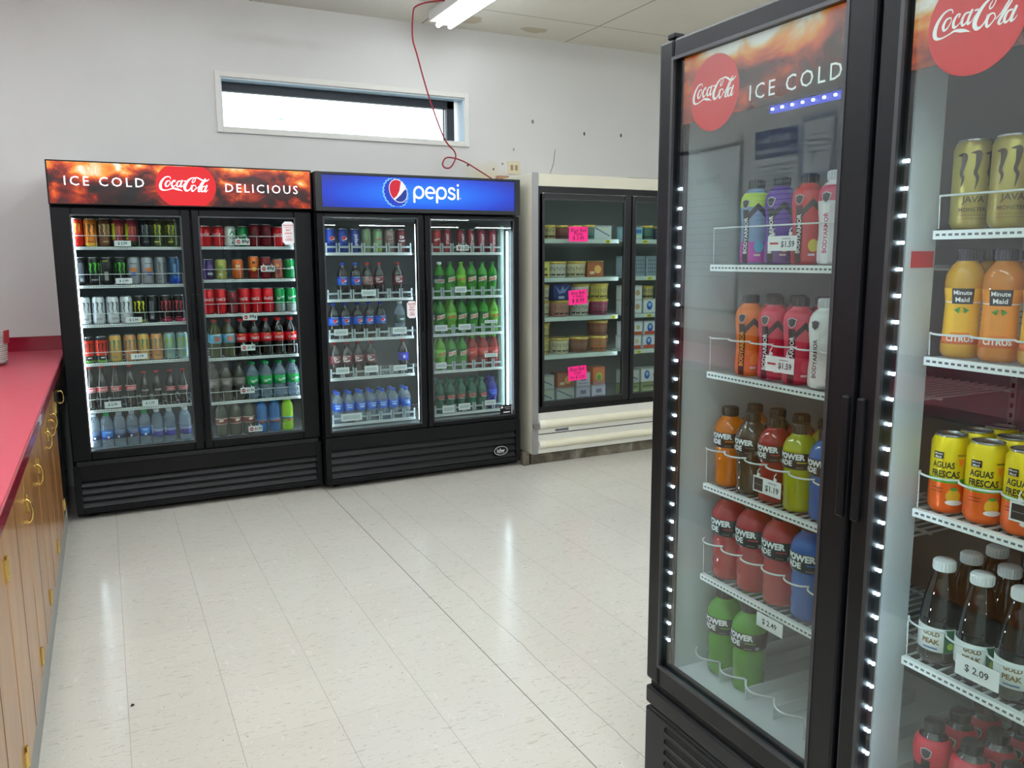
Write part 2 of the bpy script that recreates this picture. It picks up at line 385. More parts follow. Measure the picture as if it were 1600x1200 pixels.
def slab(mb, vf, x, z, y, t, mi):   # graphic with thickness t towards -y
    v, f = vf; n = len(v); mb.add([(x+a, y-t, z+b) for a, b in v]+[(x+a, y, z+b) for a, b in v], list(f), mi)
    for q in f:
        if len(q) > 4 or True:
            for i in range(len(q)): a, b = q[i], q[(i+1) % len(q)]; mb.add([(x+v[a][0], y-t, z+v[a][1]), (x+v[b][0], y-t, z+v[b][1]), (x+v[b][0], y, z+v[b][1]), (x+v[a][0], y, z+v[a][1])], [(0, 1, 2, 3)], mi)
def wrap(mb, vf, Rf, z0, ang, mi, layer=0):
    v, f = vf
    bm = bmesh.new(); bv = [bm.verts.new((a, b, 0)) for a, b in v]
    for q in f:
        try: bm.faces.new([bv[i] for i in q])
        except ValueError: pass
    R = Rf(z0); step = R*.28; xs = [a for a, _ in v]; lo, hi = min(xs), max(xs)
    if hi-lo > step:
        x = math.ceil(lo/step)*step
        while x < hi:
            bmesh.ops.bisect_plane(bm, geom=bm.verts[:]+bm.edges[:]+bm.faces[:], plane_co=(x, 0, 0), plane_no=(1, 0, 0)); x += step
    ys = [b for _, b in v]
    if max(ys)-min(ys) > .03:
        y = min(ys)+.012
        while y < max(ys): bmesh.ops.bisect_plane(bm, geom=bm.verts[:]+bm.edges[:]+bm.faces[:], plane_co=(0, y, 0), plane_no=(0, 1, 0)); y += .012
    bm.verts.index_update(); P = []
    for w in bm.verts:
        z = z0+w.co.y; r = Rf(z)+.0004*(layer+1); a = ang+w.co.x/R; P.append((r*math.sin(a), -r*math.cos(a), z))
    mb.add(P, [tuple(q.index for q in fc.verts) for fc in bm.faces], mi, True); bm.free()
# ------------------------------------------------------------------ drinks
def radius(prof):
    p = sorted(((z, r) for r, z in prof if r > .002), key=lambda t: t[0])
    def f(z):
        for (z0, r0), (z1, r1) in zip(p, p[1:]):
            if z0 <= z <= z1: return r0+(r1-r0)*(z-z0)/max(1e-6, z1-z0)
        return p[-1][1] if z > p[-1][0] else p[0][1]
    return f
class Pal:
    def __init__(s): s.l = []; s.k = {}
    def __call__(s, m):
        if isinstance(m, tuple): m = cmat(m, .35)
        if m.name not in s.k: s.k[m.name] = len(s.l); s.l.append(m)
        return s.k[m.name]
def put_gfx(mb, pal, gfx, Rf):
    # gfx items: (shape or list of (shape,color), z, color, angle, rotated)
    for L, g in enumerate(gfx):
        vf, z, col = g[0], g[1], g[2]; ang = g[3] if len(g) > 3 else 0; rot = g[4] if len(g) > 4 else 0
        items = vf if isinstance(vf, list) else [(vf, col)]
        for j, (q, c) in enumerate(items):
            wrap(mb, shift(q, 0, 0, rot), Rf, z, ang, pal(c), L+j)
def can(h, r, bands, gfx, metal=.35, lid=(190, 192, 196), turn=0):
    gfx = [(*x[:3], (x[3] if len(x) > 3 else 0)+turn, *(x[4:])) for x in gfx]
    """bands: list of (ztop_fraction, colour) from bottom"""
    prof = [(0, .004), (r*.72, .004), (r*.76, 0), (r*.84, .003), (r, .012)]
    zs = sorted(set([b[0]*h for b in bands if .012 < b[0]*h < h*.88])); prof += [(r, z) for z in zs]+[(r, h*.90), (r*.86, h-.006), (r*.83, h-.004)]
    mb = MB(); pal = Pal(); mis = []
    for (a, b) in zip(prof, prof[1:]):
        zm = (a[1]+b[1])/2/h; c = next((c for t, c in bands if zm <= t), bands[-1][1]); mis.append(pal(cmat(c, .3, metal)))
    mb.lathe(prof, 22, mis); put_gfx(mb, pal, gfx, radius(prof))
    body = mb.mesh('can_body', pal.l)
    q = MB().lathe([(r*.82, h-.004), (r*.85, h-.001), (r*.83, h), (r*.78, h-.001), (r*.77, h-.005), (0, h-.005)], 22)
    q.add([(-.006, -.012, h-.0035), (.006, -.012, h-.0035), (.006, .008, h-.0035), (-.006, .008, h-.0035)], [(0, 1, 2, 3)])
    return [('body', body), ('lid', q.mesh('can_lid', [cmat(lid, .25, .9)]))]
def bottle(prof, liquid, cap, capcol, label=None, gfx=(), sleeve=None, seg=20):
    """cap: (r, z0, z1); label: (z0, z1, [(frac, colour)]) ; gfx on the label"""
    mb = MB(); mis = 0; mb.lathe([(0, prof[0][1])]+list(prof), seg, 0)
    out = [('body', mb.mesh('bottle_body', [liquid]))]
    Rf = radius(prof)
    if label:
        pal = Pal(); lb = MB(); z0, z1, bands = label
        zz = sorted({z0, z1} | {z0+(z1-z0)*t for t, _ in bands if t < 1} | {z for _, z in prof if z0 < z < z1})
        pr = [(Rf(z)+.0007, z) for z in zz]; mi = []
        for a, b in zip(zz, zz[1:]):
            fr = ((a+b)/2-z0)/(z1-z0); mi.append(pal(next(c for t, c in bands if fr <= t)))
        pr = [(pr[0][0]-.0012, z0)]+pr+[(pr[-1][0]-.0012, z1)]; mi = [mi[0]]+mi+[mi[-1]]
        lb.lathe(pr, seg, mi); put_gfx(lb, pal, gfx, lambda z: Rf(z)+.0009)
        out.append(('label', lb.mesh('bottle_label', pal.l)))
    cr, c0, c1 = cap; cm = capcol if not isinstance(capcol, tuple) else cmat(capcol, .4)
    q = MB(); n = 20; q.lathe([(cr, c0), (cr, c1-.002), (cr-.002, c1), (0, c1)], n)
    for i in range(0, n): a = 2*math.pi*(i+.5)/n; q.box(cr*math.cos(a)-.0008, cr*math.sin(a)-.0008, c0+.002, cr*math.cos(a)+.0008, cr*math.sin(a)+.0008, c1-.003)
    out.append(('cap', q.mesh('bottle_cap', [cm])))
    return out
def scaleprof(p, sr, sz): return [(r*sr, z*sz) for r, z in p]
P20 = [(.024, 0), (.031, .002), (.0345, .012), (.0355, .03), (.0335, .06), (.034, .075), (.036, .085), (.036, .148), (.035, .160), (.031, .174), (.0235, .188), (.0165, .199), (.0132, .208), (.0132, .226)]
PGLASS = [(.024, 0), (.0285, .003), (.0295, .02), (.027, .06), (.0295, .085), (.0315, .12), (.030, .15), (.023, .178), (.0155, .205), (.0128, .225), (.0128, .243)]
PWATER = [(.024, 0), (.031, .003), (.0325, .02), (.031, .05), (.0325, .08), (.0325, .135), (.031, .15), (.024, .168), (.016, .178), (.0132, .185), (.0132, .2)]
PPOW = [(.025, 0), (.032, .003), (.0345, .012), (.0335, .026), (.0352, .036), (.0335, .048), (.0355, .06), (.0355, .085), (.0345, .094), (.0385, .104), (.0392, .142), (.0375, .150), (.031, .164), (.022, .173), (.0185, .178), (.0185, .186)]
PBODY = [(.023, 0), (.029, .002), (.0315, .01), (.0315, .04), (.0295, .06), (.030, .09), (.0325, .115), (.034, .135), (.032, .152), (.024, .166), (.0175, .171), (.0175, .18)]
PJUICE = [(.024, 0), (.031, .003), (.0345, .01), (.0348, .024), (.0325, .032), (.0315, .06), (.0305, .10), (.0325, .118), (.0345, .135), (.0325, .152), (.024, .168), (.016, .176), (.0155, .19)]
PTEA = [(.024, 0), (.033, .003), (.037, .012), (.0355, .022), (.036, .03), (.036, .078), (.0365, .086), (.035, .105), (.029, .14), (.022, .168), (.0185, .182), (.0185, .19)]
def liq(name, col, rough=.08):
    if name in MATS: return MATS[name]
    m = mat(name, col, max(.04, rough-.03), coat=.9)
    if max(col) > 70 and not name.startswith('sleeve'):
        k = N(m); tl = k.n('ShaderNodeBsdfTranslucent'); tl.inputs[0].default_value = (*lin(tuple(min(255, int(v*1.1)) for v in col)), 1)
        mx = k.n('ShaderNodeMixShader'); mx.inputs[0].default_value = .35; out = [x for x in m.node_tree.nodes if x.type == 'OUTPUT_MATERIAL'][0]
        k.l(k.b.outputs[0], mx.inputs[1]); k.l(tl.outputs[0], mx.inputs[2]); k.l(mx.outputs[0], out.inputs[0])
    return m
cola = liq('cola_liquid', (20, 9, 7)); colag = liq('cola_glass', (26, 20, 18), .05)
greenl = liq('green_soda', (52, 158, 36)); limel = liq('lime_soda', (112, 190, 40)); teal = liq('teal_soda', (24, 110, 84)); redl = liq('red_soda', (176, 34, 34))
bluel = liq('blue_soda', (24, 118, 190)); yelgl = liq('yellow_green_drink', (170, 220, 20)); darkbl = liq('dark_blue_drink', (24, 40, 160))
WHT = (236, 238, 240); RED = (206, 14, 30); BLK = (20, 20, 24); SIL = (196, 198, 204); BLU = (16, 66, 190)
def sc_can(col=RED, ink=WHT, h=.122, extra=()): return can(h, .033, [(1, col)], [(g_script(.062, True), h*.58, ink, -.25)]+list(extra))
def claw_can(col, ink, low=None, h=.157, word=None, wordcol=None):
    g = [(g_claw(h*.46), h*.58, ink, random.uniform(-.35, .35))]
    if word: g.append((g_text(word, w=.036, bold=.01), h*.19, wordcol or ink))
    else: g.append((g_rect(.03, .005), h*.18, ink))
    return can(h, .033, [(.12, low or col), (1, col)], g)
KIND = {}
def K(n, name, cat, f, look): KIND[n] = (name, cat, f, look)
def mk_cans():
    K('fruit_red', 'energy_drink_can', 'can', can(.157, .033, [(.3, (206, 30, 24)), (1, (220, 52, 30))], [(g_claw(.06), .1, (250, 190, 40))]), 'red energy can')
    K('fruit_orange', 'energy_drink_can', 'can', claw_can((226, 128, 34), (90, 60, 20), (240, 190, 80)), 'orange energy can')
    K('brown', 'energy_drink_can', 'can', claw_can((112, 70, 44), (200, 180, 120)), 'brown energy can')
    K('punch', 'energy_drink_can', 'can', can(.157, .033, [(.2, (40, 60, 30)), (1, (150, 44, 62))], [(g_rect(.022, .09), .085, (190, 200, 40), -1.0), (g_claw(.05), .09, (220, 130, 60))]), 'pink and yellow energy can')
    K('dark', 'energy_drink_can', 'can', claw_can((38, 40, 46), (120, 122, 130)), 'dark energy can')
    K('yellowclaw', 'energy_drink_can', 'can', claw_can((74, 80, 40), (196, 200, 60)), 'olive yellow energy can')
    K('greenclaw', 'energy_drink_can', 'can', claw_can((16, 17, 18), (70, 190, 40), word='ENERGY', wordcol=WHT), 'black green-clawed can')
    K('stripe', 'energy_drink_can', 'can', can(.157, .033, [(1, (22, 22, 24))], [(g_rect(.012, .11), .08, (180, 182, 184), -.9), (g_rect(.02, .05), .05, (150, 150, 146), .1), (g_rect(.03, .004), .135, (170, 180, 30), 0)]), 'black striped can')
    K('silverorange', 'energy_drink_can', 'can', can(.157, .033, [(1, (158, 160, 168))], [(g_disc(.018, .012), .085, (216, 120, 60)), (g_disc(.016, .01), .06, (70, 80, 170)), (g_rect(.04, .004), .12, (60, 60, 66))]), 'silver orange-swirl can')
    K('greyc', 'energy_drink_can', 'can', claw_can((132, 132, 138), (90, 90, 98)), 'grey energy can')
    K('bluec', 'energy_drink_can', 'can', can(.157, .033, [(.2, (20, 60, 160)), (1, (36, 72, 104))], [(g_rect(.018, .05), .09, (110, 150, 190)), (g_disc(.01), .04, (40, 110, 220))]), 'blue energy can')
    K('whitec', 'energy_drink_can', 'can', claw_can((214, 216, 220), (104, 106, 114), word='ZERO', wordcol=(120, 122, 130)), 'white energy can')
    K('yellowm', 'energy_drink_can', 'can', claw_can((18, 18, 20), (224, 224, 30), (150, 155, 30)), 'black yellow-clawed can')
    K('blackback', 'energy_drink_can', 'can', can(.157, .033, [(1, (24, 24, 28))], [(g_rect(.026, .09), .08, (88, 90, 100)), (g_rect(.02, .02), .03, (150, 152, 158))]), 'black can showing small print')
    K('pinkm', 'energy_drink_can', 'can', claw_can((26, 20, 24), (214, 70, 84), (190, 60, 90)), 'black pink-clawed can')
    K('redorange', 'energy_drink_can', 'can', can(.150, .033, [(.10, (110, 170, 60)), (.28, BLK), (.86, (226, 50, 28)), (1, BLK)], [(g_claw(.06), .085, BLK), (g_rect(.02, .006), .03, WHT)]), 'red black-topped can')
    K('amber', 'energy_drink_can', 'can', claw_can((206, 158, 80), (60, 140, 120), (200, 170, 70)), 'amber energy can')
    K('peach', 'energy_drink_can', 'can', claw_can((212, 150, 100), (110, 130, 110)), 'peach energy can')
    K('paleg', 'energy_drink_can', 'can', claw_can((140, 172, 170), (170, 190, 60)), 'pale green energy can')
    K('cola', 'soda_can', 'can', sc_can(), 'red soda can')
    K('cola16', 'soda_can', 'can', sc_can(h=.152), 'tall red soda can')
    K('colaw', 'soda_can', 'can', sc_can((210, 208, 206), RED), 'white soda can')
    K('sprz', 'soda_can', 'can', can(.122, .033, [(1, (222, 230, 226))], [(g_poly((-.016, -.01), (0, .018), (.016, -.01), (.008, -.01), (0, .004), (-.008, -.01)), .08, (30, 140, 80)), (g_text('Sprite', w=.03, bold=.01), .05, (20, 120, 60)), (g_disc(.005), .022, (40, 50, 60))]), 'white and green soda can')
    K('greensoda', 'soda_can', 'can', can(.122, .033, [(1, (14, 120, 60))], [(g_text('Sprite', w=.04, bold=.02), .065, WHT, 0, .3)]), 'green soda can')
    K('greensoda16', 'soda_can', 'can', can(.150, .033, [(.35, (150, 158, 156)), (1, (10, 140, 70))], [(g_text('Sprite', w=.05, bold=.02), .09, WHT, 0, .3)]), 'tall green soda can')
    K('purple', 'soda_can', 'can', can(.122, .033, [(1, (60, 40, 90))], [(g_disc(.016, .02), .07, (120, 90, 150)), (g_rect(.03, .014), .035, (190, 190, 196))]), 'purple soda can')
    K('yellowsoda', 'soda_can', 'can', can(.122, .033, [(1, (176, 168, 84))], [(g_disc(.014), .07, (120, 150, 60)), (g_rect(.02, .012), .03, (220, 216, 190))]), 'pale yellow soda can')
    K('orangesoda', 'soda_can', 'can', can(.122, .033, [(.2, (190, 90, 30)), (1, (206, 92, 34))], [(g_disc(.016), .07, (236, 150, 60)), (g_rect(.028, .012), .08, (240, 220, 200))]), 'orange soda can')
    K('mm', 'soda_can', 'can', can(.140, .033, [(.35, (140, 40, 30)), (1, (196, 96, 30))], [(g_text('M', h=.018, bold=.04), .1, BLK), (g_disc(.013), .06, (240, 180, 50))]), 'orange and brown soda can')
    K('maroon', 'soda_can', 'can', can(.135, .033, [(1, (120, 18, 30))], [(g_rect(.02, .05), .07, (70, 12, 20))]), 'dark red soda can')
    K('copper', 'soda_can', 'can', can(.122, .033, [(1, (160, 84, 62))], [(g_disc(.012), .08, (226, 150, 110)), (g_rect(.03, .03), .045, (120, 44, 40))]), 'copper soda can')
    K('pepsi', 'soda_can', 'can', can(.150, .033, [(1, (14, 56, 150))], [(g_globe(.019), .085, 0), (g_text('PEPSI', w=.02, bold=.01), .035, (180, 200, 230))]), 'blue soda can with round emblem')
    K('pepsiv', 'soda_can', 'can', can(.150, .033, [(1, (38, 60, 148))], [(g_text('pepsi', w=.07, bold=.02), .08, WHT, 0, math.pi/2)]), 'blue soda can, upright lettering')
    K('dewdiet', 'soda_can', 'can', can(.150, .033, [(1, (128, 150, 118))], [(g_text('MTN DEW', w=.04, bold=.02), .075, (190, 40, 50), 0, .25)]), 'pale green soda can')
    K('dewcan', 'soda_can', 'can', can(.150, .033, [(.3, (150, 190, 90)), (1, (130, 160, 120))], [(g_text('DEW', w=.04, bold=.04), .085, (196, 40, 50), 0, .25)]), 'green soda can, red lettering')
    K('drdiet', 'soda_can', 'can', can(.150, .033, [(1, (150, 130, 124))], [(g_text('Dr', h=.02, bold=.03), .10, (110, 20, 34), 0, .1), (g_text('Pepper', w=.045, bold=.03), .075, (110, 20, 34), 0, .1)]), 'silver and maroon soda can')
    K('dr', 'soda_can', 'can', can(.150, .033, [(1, (104, 18, 34))], [(g_text('Dr', h=.02, bold=.03), .10, WHT, 0, .1), (g_text('Pepper', w=.045, bold=.03), .075, WHT, 0, .1)]), 'maroon soda can, white lettering')
    K('start', 'soda_can', 'can', can(.155, .030, [(1, (132, 22, 44))], [(g_text('START', w=.07, bold=.03), .09, WHT, 0, math.pi/2)]), 'maroon soda can, upright lettering')
    K('startp', 'soda_can', 'can', can(.155, .030, [(.3, (190, 70, 80)), (1, (150, 44, 66))], [(g_text('START', w=.07, bold=.03), .09, WHT, 0, math.pi/2)]), 'pink soda can, upright lettering')
    K('redcan', 'soda_can', 'can', can(.150, .033, [(1, (176, 50, 56))], [(g_text('DEW', w=.04, bold=.04), .085, WHT, 0, .25)]), 'light red soda can')
    K('java', 'energy_drink_can', 'can', can(.157, .033, [(1, (176, 160, 86))], [(g_claw(.068), .102, (62, 44, 34), .12), (g_text('JAVA', w=.036, bold=.01), .05, (70, 52, 34), .1), (g_text('MONSTER', w=.044, bold=.01), .034, (78, 60, 38), .1), (g_rect(.046, .001), .024, (140, 110, 60), .1), (g_rect(.046, .001), .018, (140, 110, 60), .1)], .5, turn=.5), 'gold coffee energy can')
    K('javap', 'energy_drink_can', 'can', can(.157, .033, [(1, (168, 118, 96))], [(g_claw(.068), .102, (50, 30, 30)), (g_text('JAVA', w=.036, bold=.01), .05, (60, 30, 30))], .5, turn=.4), 'copper coffee energy can')
    K('agua', 'juice_can', 'can', can(.150, .033, [(.40, (240, 98, 22)), (.46, (70, 170, 50)), (1, (234, 208, 20))],
      [(shift(g_text('AGUAS', w=.040, bold=.03), 0, 0, 0, 1, 1.35), .094, (24, 50, 30), -.12), (shift(g_text('FRESCAS', w=.050, bold=.03), 0, 0, 0, 1, 1.35), .077, (24, 50, 30), .02), (g_rect(.018, .013), .112, BLK, -.38), (g_text('Minute', w=.014, bold=.01), .115, WHT, -.38), (g_text('Maid', w=.011, bold=.01), .109, WHT, -.38),
       (g_disc(.012, .014), .036, (226, 176, 30), .5), (g_disc(.014, .005), .024, WHT, .55), (g_disc(.006, .003), .05, (40, 150, 50), .5), (g_rect(.02, .0015), .05, (120, 40, 20), -.3), (g_rect(.02, .0015), .044, (120, 40, 20), -.3), (g_poly((-.005, .008), (.005, .008), (0, -.008)), .1, (236, 120, 30), .75), (g_rect(.014, .003), .115, (120, 110, 30), .75)], .25, turn=.42), 'yellow-orange juice can')
mk_cans()
def mk_bottles():
    def gl(tall, red):
        s = 1 if tall else .82; p = scaleprof(PGLASS, .93 if tall else .86, s)
        g = [(g_script(.05*s, True), .115*s, WHT)]
        return bottle(p, colag, (.0145, .238*s, .25*s), (176, 36, 40), (.100*s, .130*s, [(.08, WHT), (.92, (196, 40, 48)), (1, WHT)]) if red else (.112*s, .1125*s, [(1, (30, 22, 20))]), g)
    K('glass_tall', 'glass_soda_bottle', 'bottle', gl(True, True), 'tall glass cola bottle')
    K('glass_plain', 'glass_soda_bottle', 'bottle', gl(False, False), 'small unlabelled glass cola bottle')
    K('glass_small', 'glass_soda_bottle', 'bottle', gl(False, True), 'small glass cola bottle')
    cap = (.0150, .214, .231)
    def soda(l, capc, bands, g, lz=(.088, .142)): return bottle(P20, l, cap, capc, (*lz, bands), g)
    K('cokeb', 'soda_bottle', 'bottle', soda(cola, (206, 20, 34), [(1, (208, 14, 30))], [(g_script(.056, True), .112, WHT), (g_rect(.02, .004), .136, (240, 200, 60))]), 'cola bottle with red cap')
    K('blueb', 'soda_bottle', 'bottle', soda(liq('pale_green_drink', (84, 88, 52)), (150, 60, 50), [(1, (96, 170, 200))], [(g_rect(.034, .03), .114, (196, 120, 100)), (g_rect(.05, .008), .14, (210, 226, 230))]), 'blue-labelled drink bottle')
    K('beer', 'soda_bottle', 'bottle', soda(liq('grey_brown_drink', (74, 70, 62)), (60, 60, 60), [(1, (120, 112, 108))], [(g_rect(.036, .02), .114, (150, 140, 136))]), 'grey-labelled drink bottle')
    K('rootb', 'soda_bottle', 'bottle', soda(liq('dull_clear_drink', (92, 96, 84)), (90, 90, 80), [(.15, (200, 170, 150)), (.85, (130, 54, 50)), (1, (200, 170, 150))], [(g_poly((-.016, 0), (-.006, .008), (.01, .006), (.018, 0), (.004, -.006), (-.01, -.008)), .1, (226, 216, 206))], (.075, .115)), 'maroon-labelled clear bottle')
    K('sprite', 'soda_bottle', 'bottle', soda(water, (20, 150, 80), [(1, (30, 160, 80))], [(g_text('Sprite', w=.05, bold=.03), .114, WHT, 0, .2)]), 'clear bottle with green label')
    K('powblue', 'sports_drink_bottle', 'bottle', bottle(P20, bluel, cap, (40, 40, 44), (.06, .09, [(.4, (60, 60, 66)), (1, (70, 130, 190))]), [(g_rect(.03, .01), .075, (180, 80, 70))]), 'blue drink bottle')
    K('powlime', 'sports_drink_bottle', 'bottle', bottle(P20, yelgl, cap, (40, 40, 40), (.06, .09, [(.6, (150, 190, 40)), (.8, BLK), (1, (100, 160, 190))]), [(g_rect(.03, .01), .07, (190, 90, 40))]), 'lime yellow drink bottle')
    K('pepsib', 'soda_bottle', 'bottle', soda(cola, (18, 60, 170), [(.72, (24, 92, 206)), (1, (20, 60, 160))], [(g_globe(.0165), .112, 0), (g_rect(.04, .005), .138, (150, 190, 235)), (g_text('PEPSI', w=.024), .094, (170, 200, 240))]), 'cola bottle with blue label')
    K('drb', 'soda_bottle', 'bottle', soda(cola, (150, 24, 36), [(1, (112, 24, 38))], [(g_text('Dr', h=.018, bold=.03), .124, WHT, -.3, .1), (g_text('Pepper', w=.044, bold=.03), .106, WHT, 0, .1), (g_rect(.05, .004), .138, (200, 170, 170))]), 'cola bottle with maroon label')
    K('drdb', 'soda_bottle', 'bottle', soda(cola, (190, 40, 50), [(1, (160, 130, 128))], [(g_text('Diet', w=.02), .13, (120, 20, 34)), (g_text('Pepper', w=.04, bold=.02), .108, (120, 20, 34))]), 'cola bottle with silver-maroon label')
    K('dewb', 'soda_bottle', 'bottle', soda(greenl, (30, 110, 50), [(.3, (40, 120, 40)), (1, (16, 96, 40))], [(g_poly((-.030, -.020), (.030, -.004), (.030, .022), (-.030, .008)), .114, (214, 224, 200)), (shift(g_text('MTN DEW', w=.054, bold=.05), 0, 0, 0, 1, 2.0), .114, (206, 26, 40), 0, .2)]), 'green soda bottle')
    K('dewlime', 'soda_bottle', 'bottle', soda(limel, (90, 160, 40), [(1, (120, 190, 60))], [(shift(g_text('MTN DEW', w=.054, bold=.05), 0, 0, 0, 1, 2.0), .114, (206, 34, 44), 0, .2)]), 'lime green soda bottle')
    K('dewdietb', 'soda_bottle', 'bottle', soda(greenl, (226, 230, 230), [(.5, (200, 210, 204)), (1, (40, 60, 50))], [(g_text('DEW', w=.04, bold=.04), .104, (196, 30, 44), 0, .2)]), 'green soda bottle with white cap')
    K('redb', 'soda_bottle', 'bottle', soda(redl, (120, 190, 50), [(1, (206, 60, 60))], [(g_text('DEW', w=.04, bold=.04), .112, (240, 180, 170), 0, .2)]), 'green-capped red soda bottle')
    K('tealb', 'soda_bottle', 'bottle', soda(teal, (30, 110, 90), [(1, (24, 84, 66))], [(shift(g_text('MTN DEW', w=.054, bold=.05), 0, 0, 0, 1, 2.0), .114, (226, 90, 90), 0, .2), (g_rect(.04, .003), .098, WHT)]), 'teal soda bottle')
    K('bluesoda', 'soda_bottle', 'bottle', soda(darkbl, (20, 40, 150), [(1, (30, 60, 190))], [(g_rect(.03, .012), .112, (80, 130, 220))]), 'dark blue soda bottle')
    K('grape', 'soda_bottle', 'bottle', soda(cola, (150, 24, 40), [(1, (50, 50, 180))], [(g_rect(.012, .02), .114, (200, 200, 220), -.4)]), 'cola bottle with violet label')
    K('clearb', 'soda_bottle', 'bottle', soda(water, (220, 220, 220), [(1, (70, 90, 90))], [(g_rect(.03, .01), .114, (180, 190, 190))]), 'clear soda bottle with white cap')
    wc = (.0145, .186, .204)
    K('watb', 'water_bottle', 'bottle', bottle(PWATER, water, wc, (40, 90, 200), (.075, .125, [(1, (36, 92, 196))]), [(g_rect(.03, .012), .10, (150, 190, 235)), (g_rect(.04, .004), .115, (210, 225, 240))]), 'blue-labelled water bottle')
    K('watg', 'water_bottle', 'bottle', bottle(PWATER, water, wc, (30, 170, 90), (.05, .10, [(.3, (30, 60, 150)), (1, (44, 120, 210))]), [(g_rect(.012, .012), .062, WHT), (g_rect(.03, .005), .09, (180, 215, 240))]), 'green-capped water bottle')
    K('watd', 'water_bottle', 'bottle', bottle(PWATER, water, wc, (190, 200, 210), (.05, .10, [(.5, (50, 60, 110)), (1, (90, 110, 150))]), [(g_rect(.01, .01), .062, WHT)]), 'clear water bottle')
    K('watsm', 'water_bottle', 'bottle', bottle(PWATER, water, wc, (230, 234, 238), (.04, .085, [(.7, (74, 74, 160)), (1, (150, 160, 200))]), [(g_text('smart', w=.05, bold=.02), .085, WHT, -.9, math.pi/2)]), 'white-capped water bottle')
mk_bottles()
def powerade(tag, liquid, look, tint, s=1.0, capc=(44, 38, 34)):
    p = scaleprof(PPOW, s, s*1.03)
    g = [(g_text('POWER', w=.064*s, bold=.05), .1340*s, WHT, .22), (g_text('ADE', w=.034*s, bold=.04), .1185*s, WHT, -.12), (g_rect(.022*s, .0025*s), .1215*s, tint, .85), (g_rect(.009*s, .008*s), .1105*s, (150, 150, 156), 1.25), (g_rect(.016*s, .003*s), .1095*s, (110, 100, 96), .75)]
    K(tag, 'sports_drink_bottle', 'bottle', bottle(p, liquid, (.0195*s, .183*s, .207*s), capc, (.104*s, .1425*s, [(1, (24, 23, 26))]), g, seg=28), look)
powerade('pw_orange', liq('orange_drink', (228, 128, 14)), 'orange sports drink bottle', (220, 120, 30))
powerade('pw_clear', liq('smoky_drink', (62, 54, 44)), 'dark clear sports drink bottle', (90, 80, 70))
powerade('pw_red', liq('red_drink', (176, 26, 34)), 'red sports drink bottle', (190, 40, 50))
powerade('pw_yellow', liq('yellow_drink', (196, 200, 24)), 'yellow sports drink bottle', (190, 196, 40))
powerade('pw_blue', liq('sky_drink', (44, 110, 190)), 'blue sports drink bottle', (50, 110, 200))
powerade('pw_redL', liq('coral_drink', (196, 44, 50)), 'large red sports drink bottle', (190, 40, 50), 1.16)
powerade('pw_blueL', liq('royal_drink', (30, 100, 190)), 'large blue sports drink bottle', (50, 110, 200), 1.16)
powerade('pw_greenL', liq('leaf_drink', (96, 176, 40)), 'large green sports drink bottle', (90, 170, 50), 1.16)
def armor(tag, base, look, low=None, tf=.8, txt=WHT, stripe=BLK, chev=BLK, capc=(26, 26, 30), fruit=None, top=None):
    ang = .22
    low = low or base; top = top or base
    p = scaleprof(PBODY, 1.04, 1.03)
    g = [(g_poly((-.03, -.018), (.002, .016), (.03, -.012), (.03, -.026), (.002, 0), (-.03, -.034)), .128, chev, 1.0), (g_rect(.015, .125), .066, stripe, ang),
         (g_text('BODYARMOR', w=.085, bold=.02), .068, txt, ang, math.pi/2), (g_poly((-.011, .008), (0, .012), (.011, .008), (.008, -.006), (0, -.012), (-.008, -.006)), .142, (190, 190, 196), ang), (g_poly((-.009, .0065), (0, .01), (.009, .0065), (.0065, -.005), (0, -.010), (-.0065, -.005)), .142, (40, 40, 46), ang)]
    if fruit: g += [(g_disc(.011, .014), .042, fruit, 1.2)]
    g += [(g_rect(.014, .005), .022, (220, 200, 210), 1.1)]
    K(tag, 'sports_drink_bottle', 'bottle', bottle(p, liq('sleeve_'+tag, base, .2), (.0185, .178, .199), capc, (.004, .168, [(.3, low), (tf, base), (1, top)]), g, seg=26), look)
armor('ba_lime', (120, 150, 190), 'blue, pink and lime bottle', (190, 60, 170), fruit=(80, 170, 210), top=(180, 210, 60))
armor('ba_purple', (84, 34, 150), 'purple bottle', (110, 60, 150), fruit=(220, 180, 90))
armor('ba_red', (196, 34, 40), 'red and yellow bottle', (200, 44, 50), fruit=(220, 190, 60), stripe=(60, 20, 24))
armor('ba_white', (222, 220, 224), 'white and pink bottle', (226, 222, 228), .8, (196, 60, 120), (236, 236, 238), (220, 210, 214), (210, 212, 216), top=(190, 40, 90))
armor('ba_orange', (222, 112, 30), 'orange and black bottle', (216, 100, 26), .8, (240, 170, 60), fruit=(232, 140, 50))
armor('ba_pink', (206, 48, 74), 'pink-red bottle', (200, 30, 66), fruit=(216, 80, 100))
armor('ba_coco', (224, 226, 224), 'white bottle with grey cap', (226, 228, 226), .8, (60, 60, 60), (232, 234, 232), (214, 218, 216), (196, 198, 202))
armor('ba_black', (32, 30, 36), 'black and red bottle', (150, 30, 44), .66, (190, 190, 196), chev=(204, 40, 62), fruit=(150, 30, 40), top=(200, 40, 62))
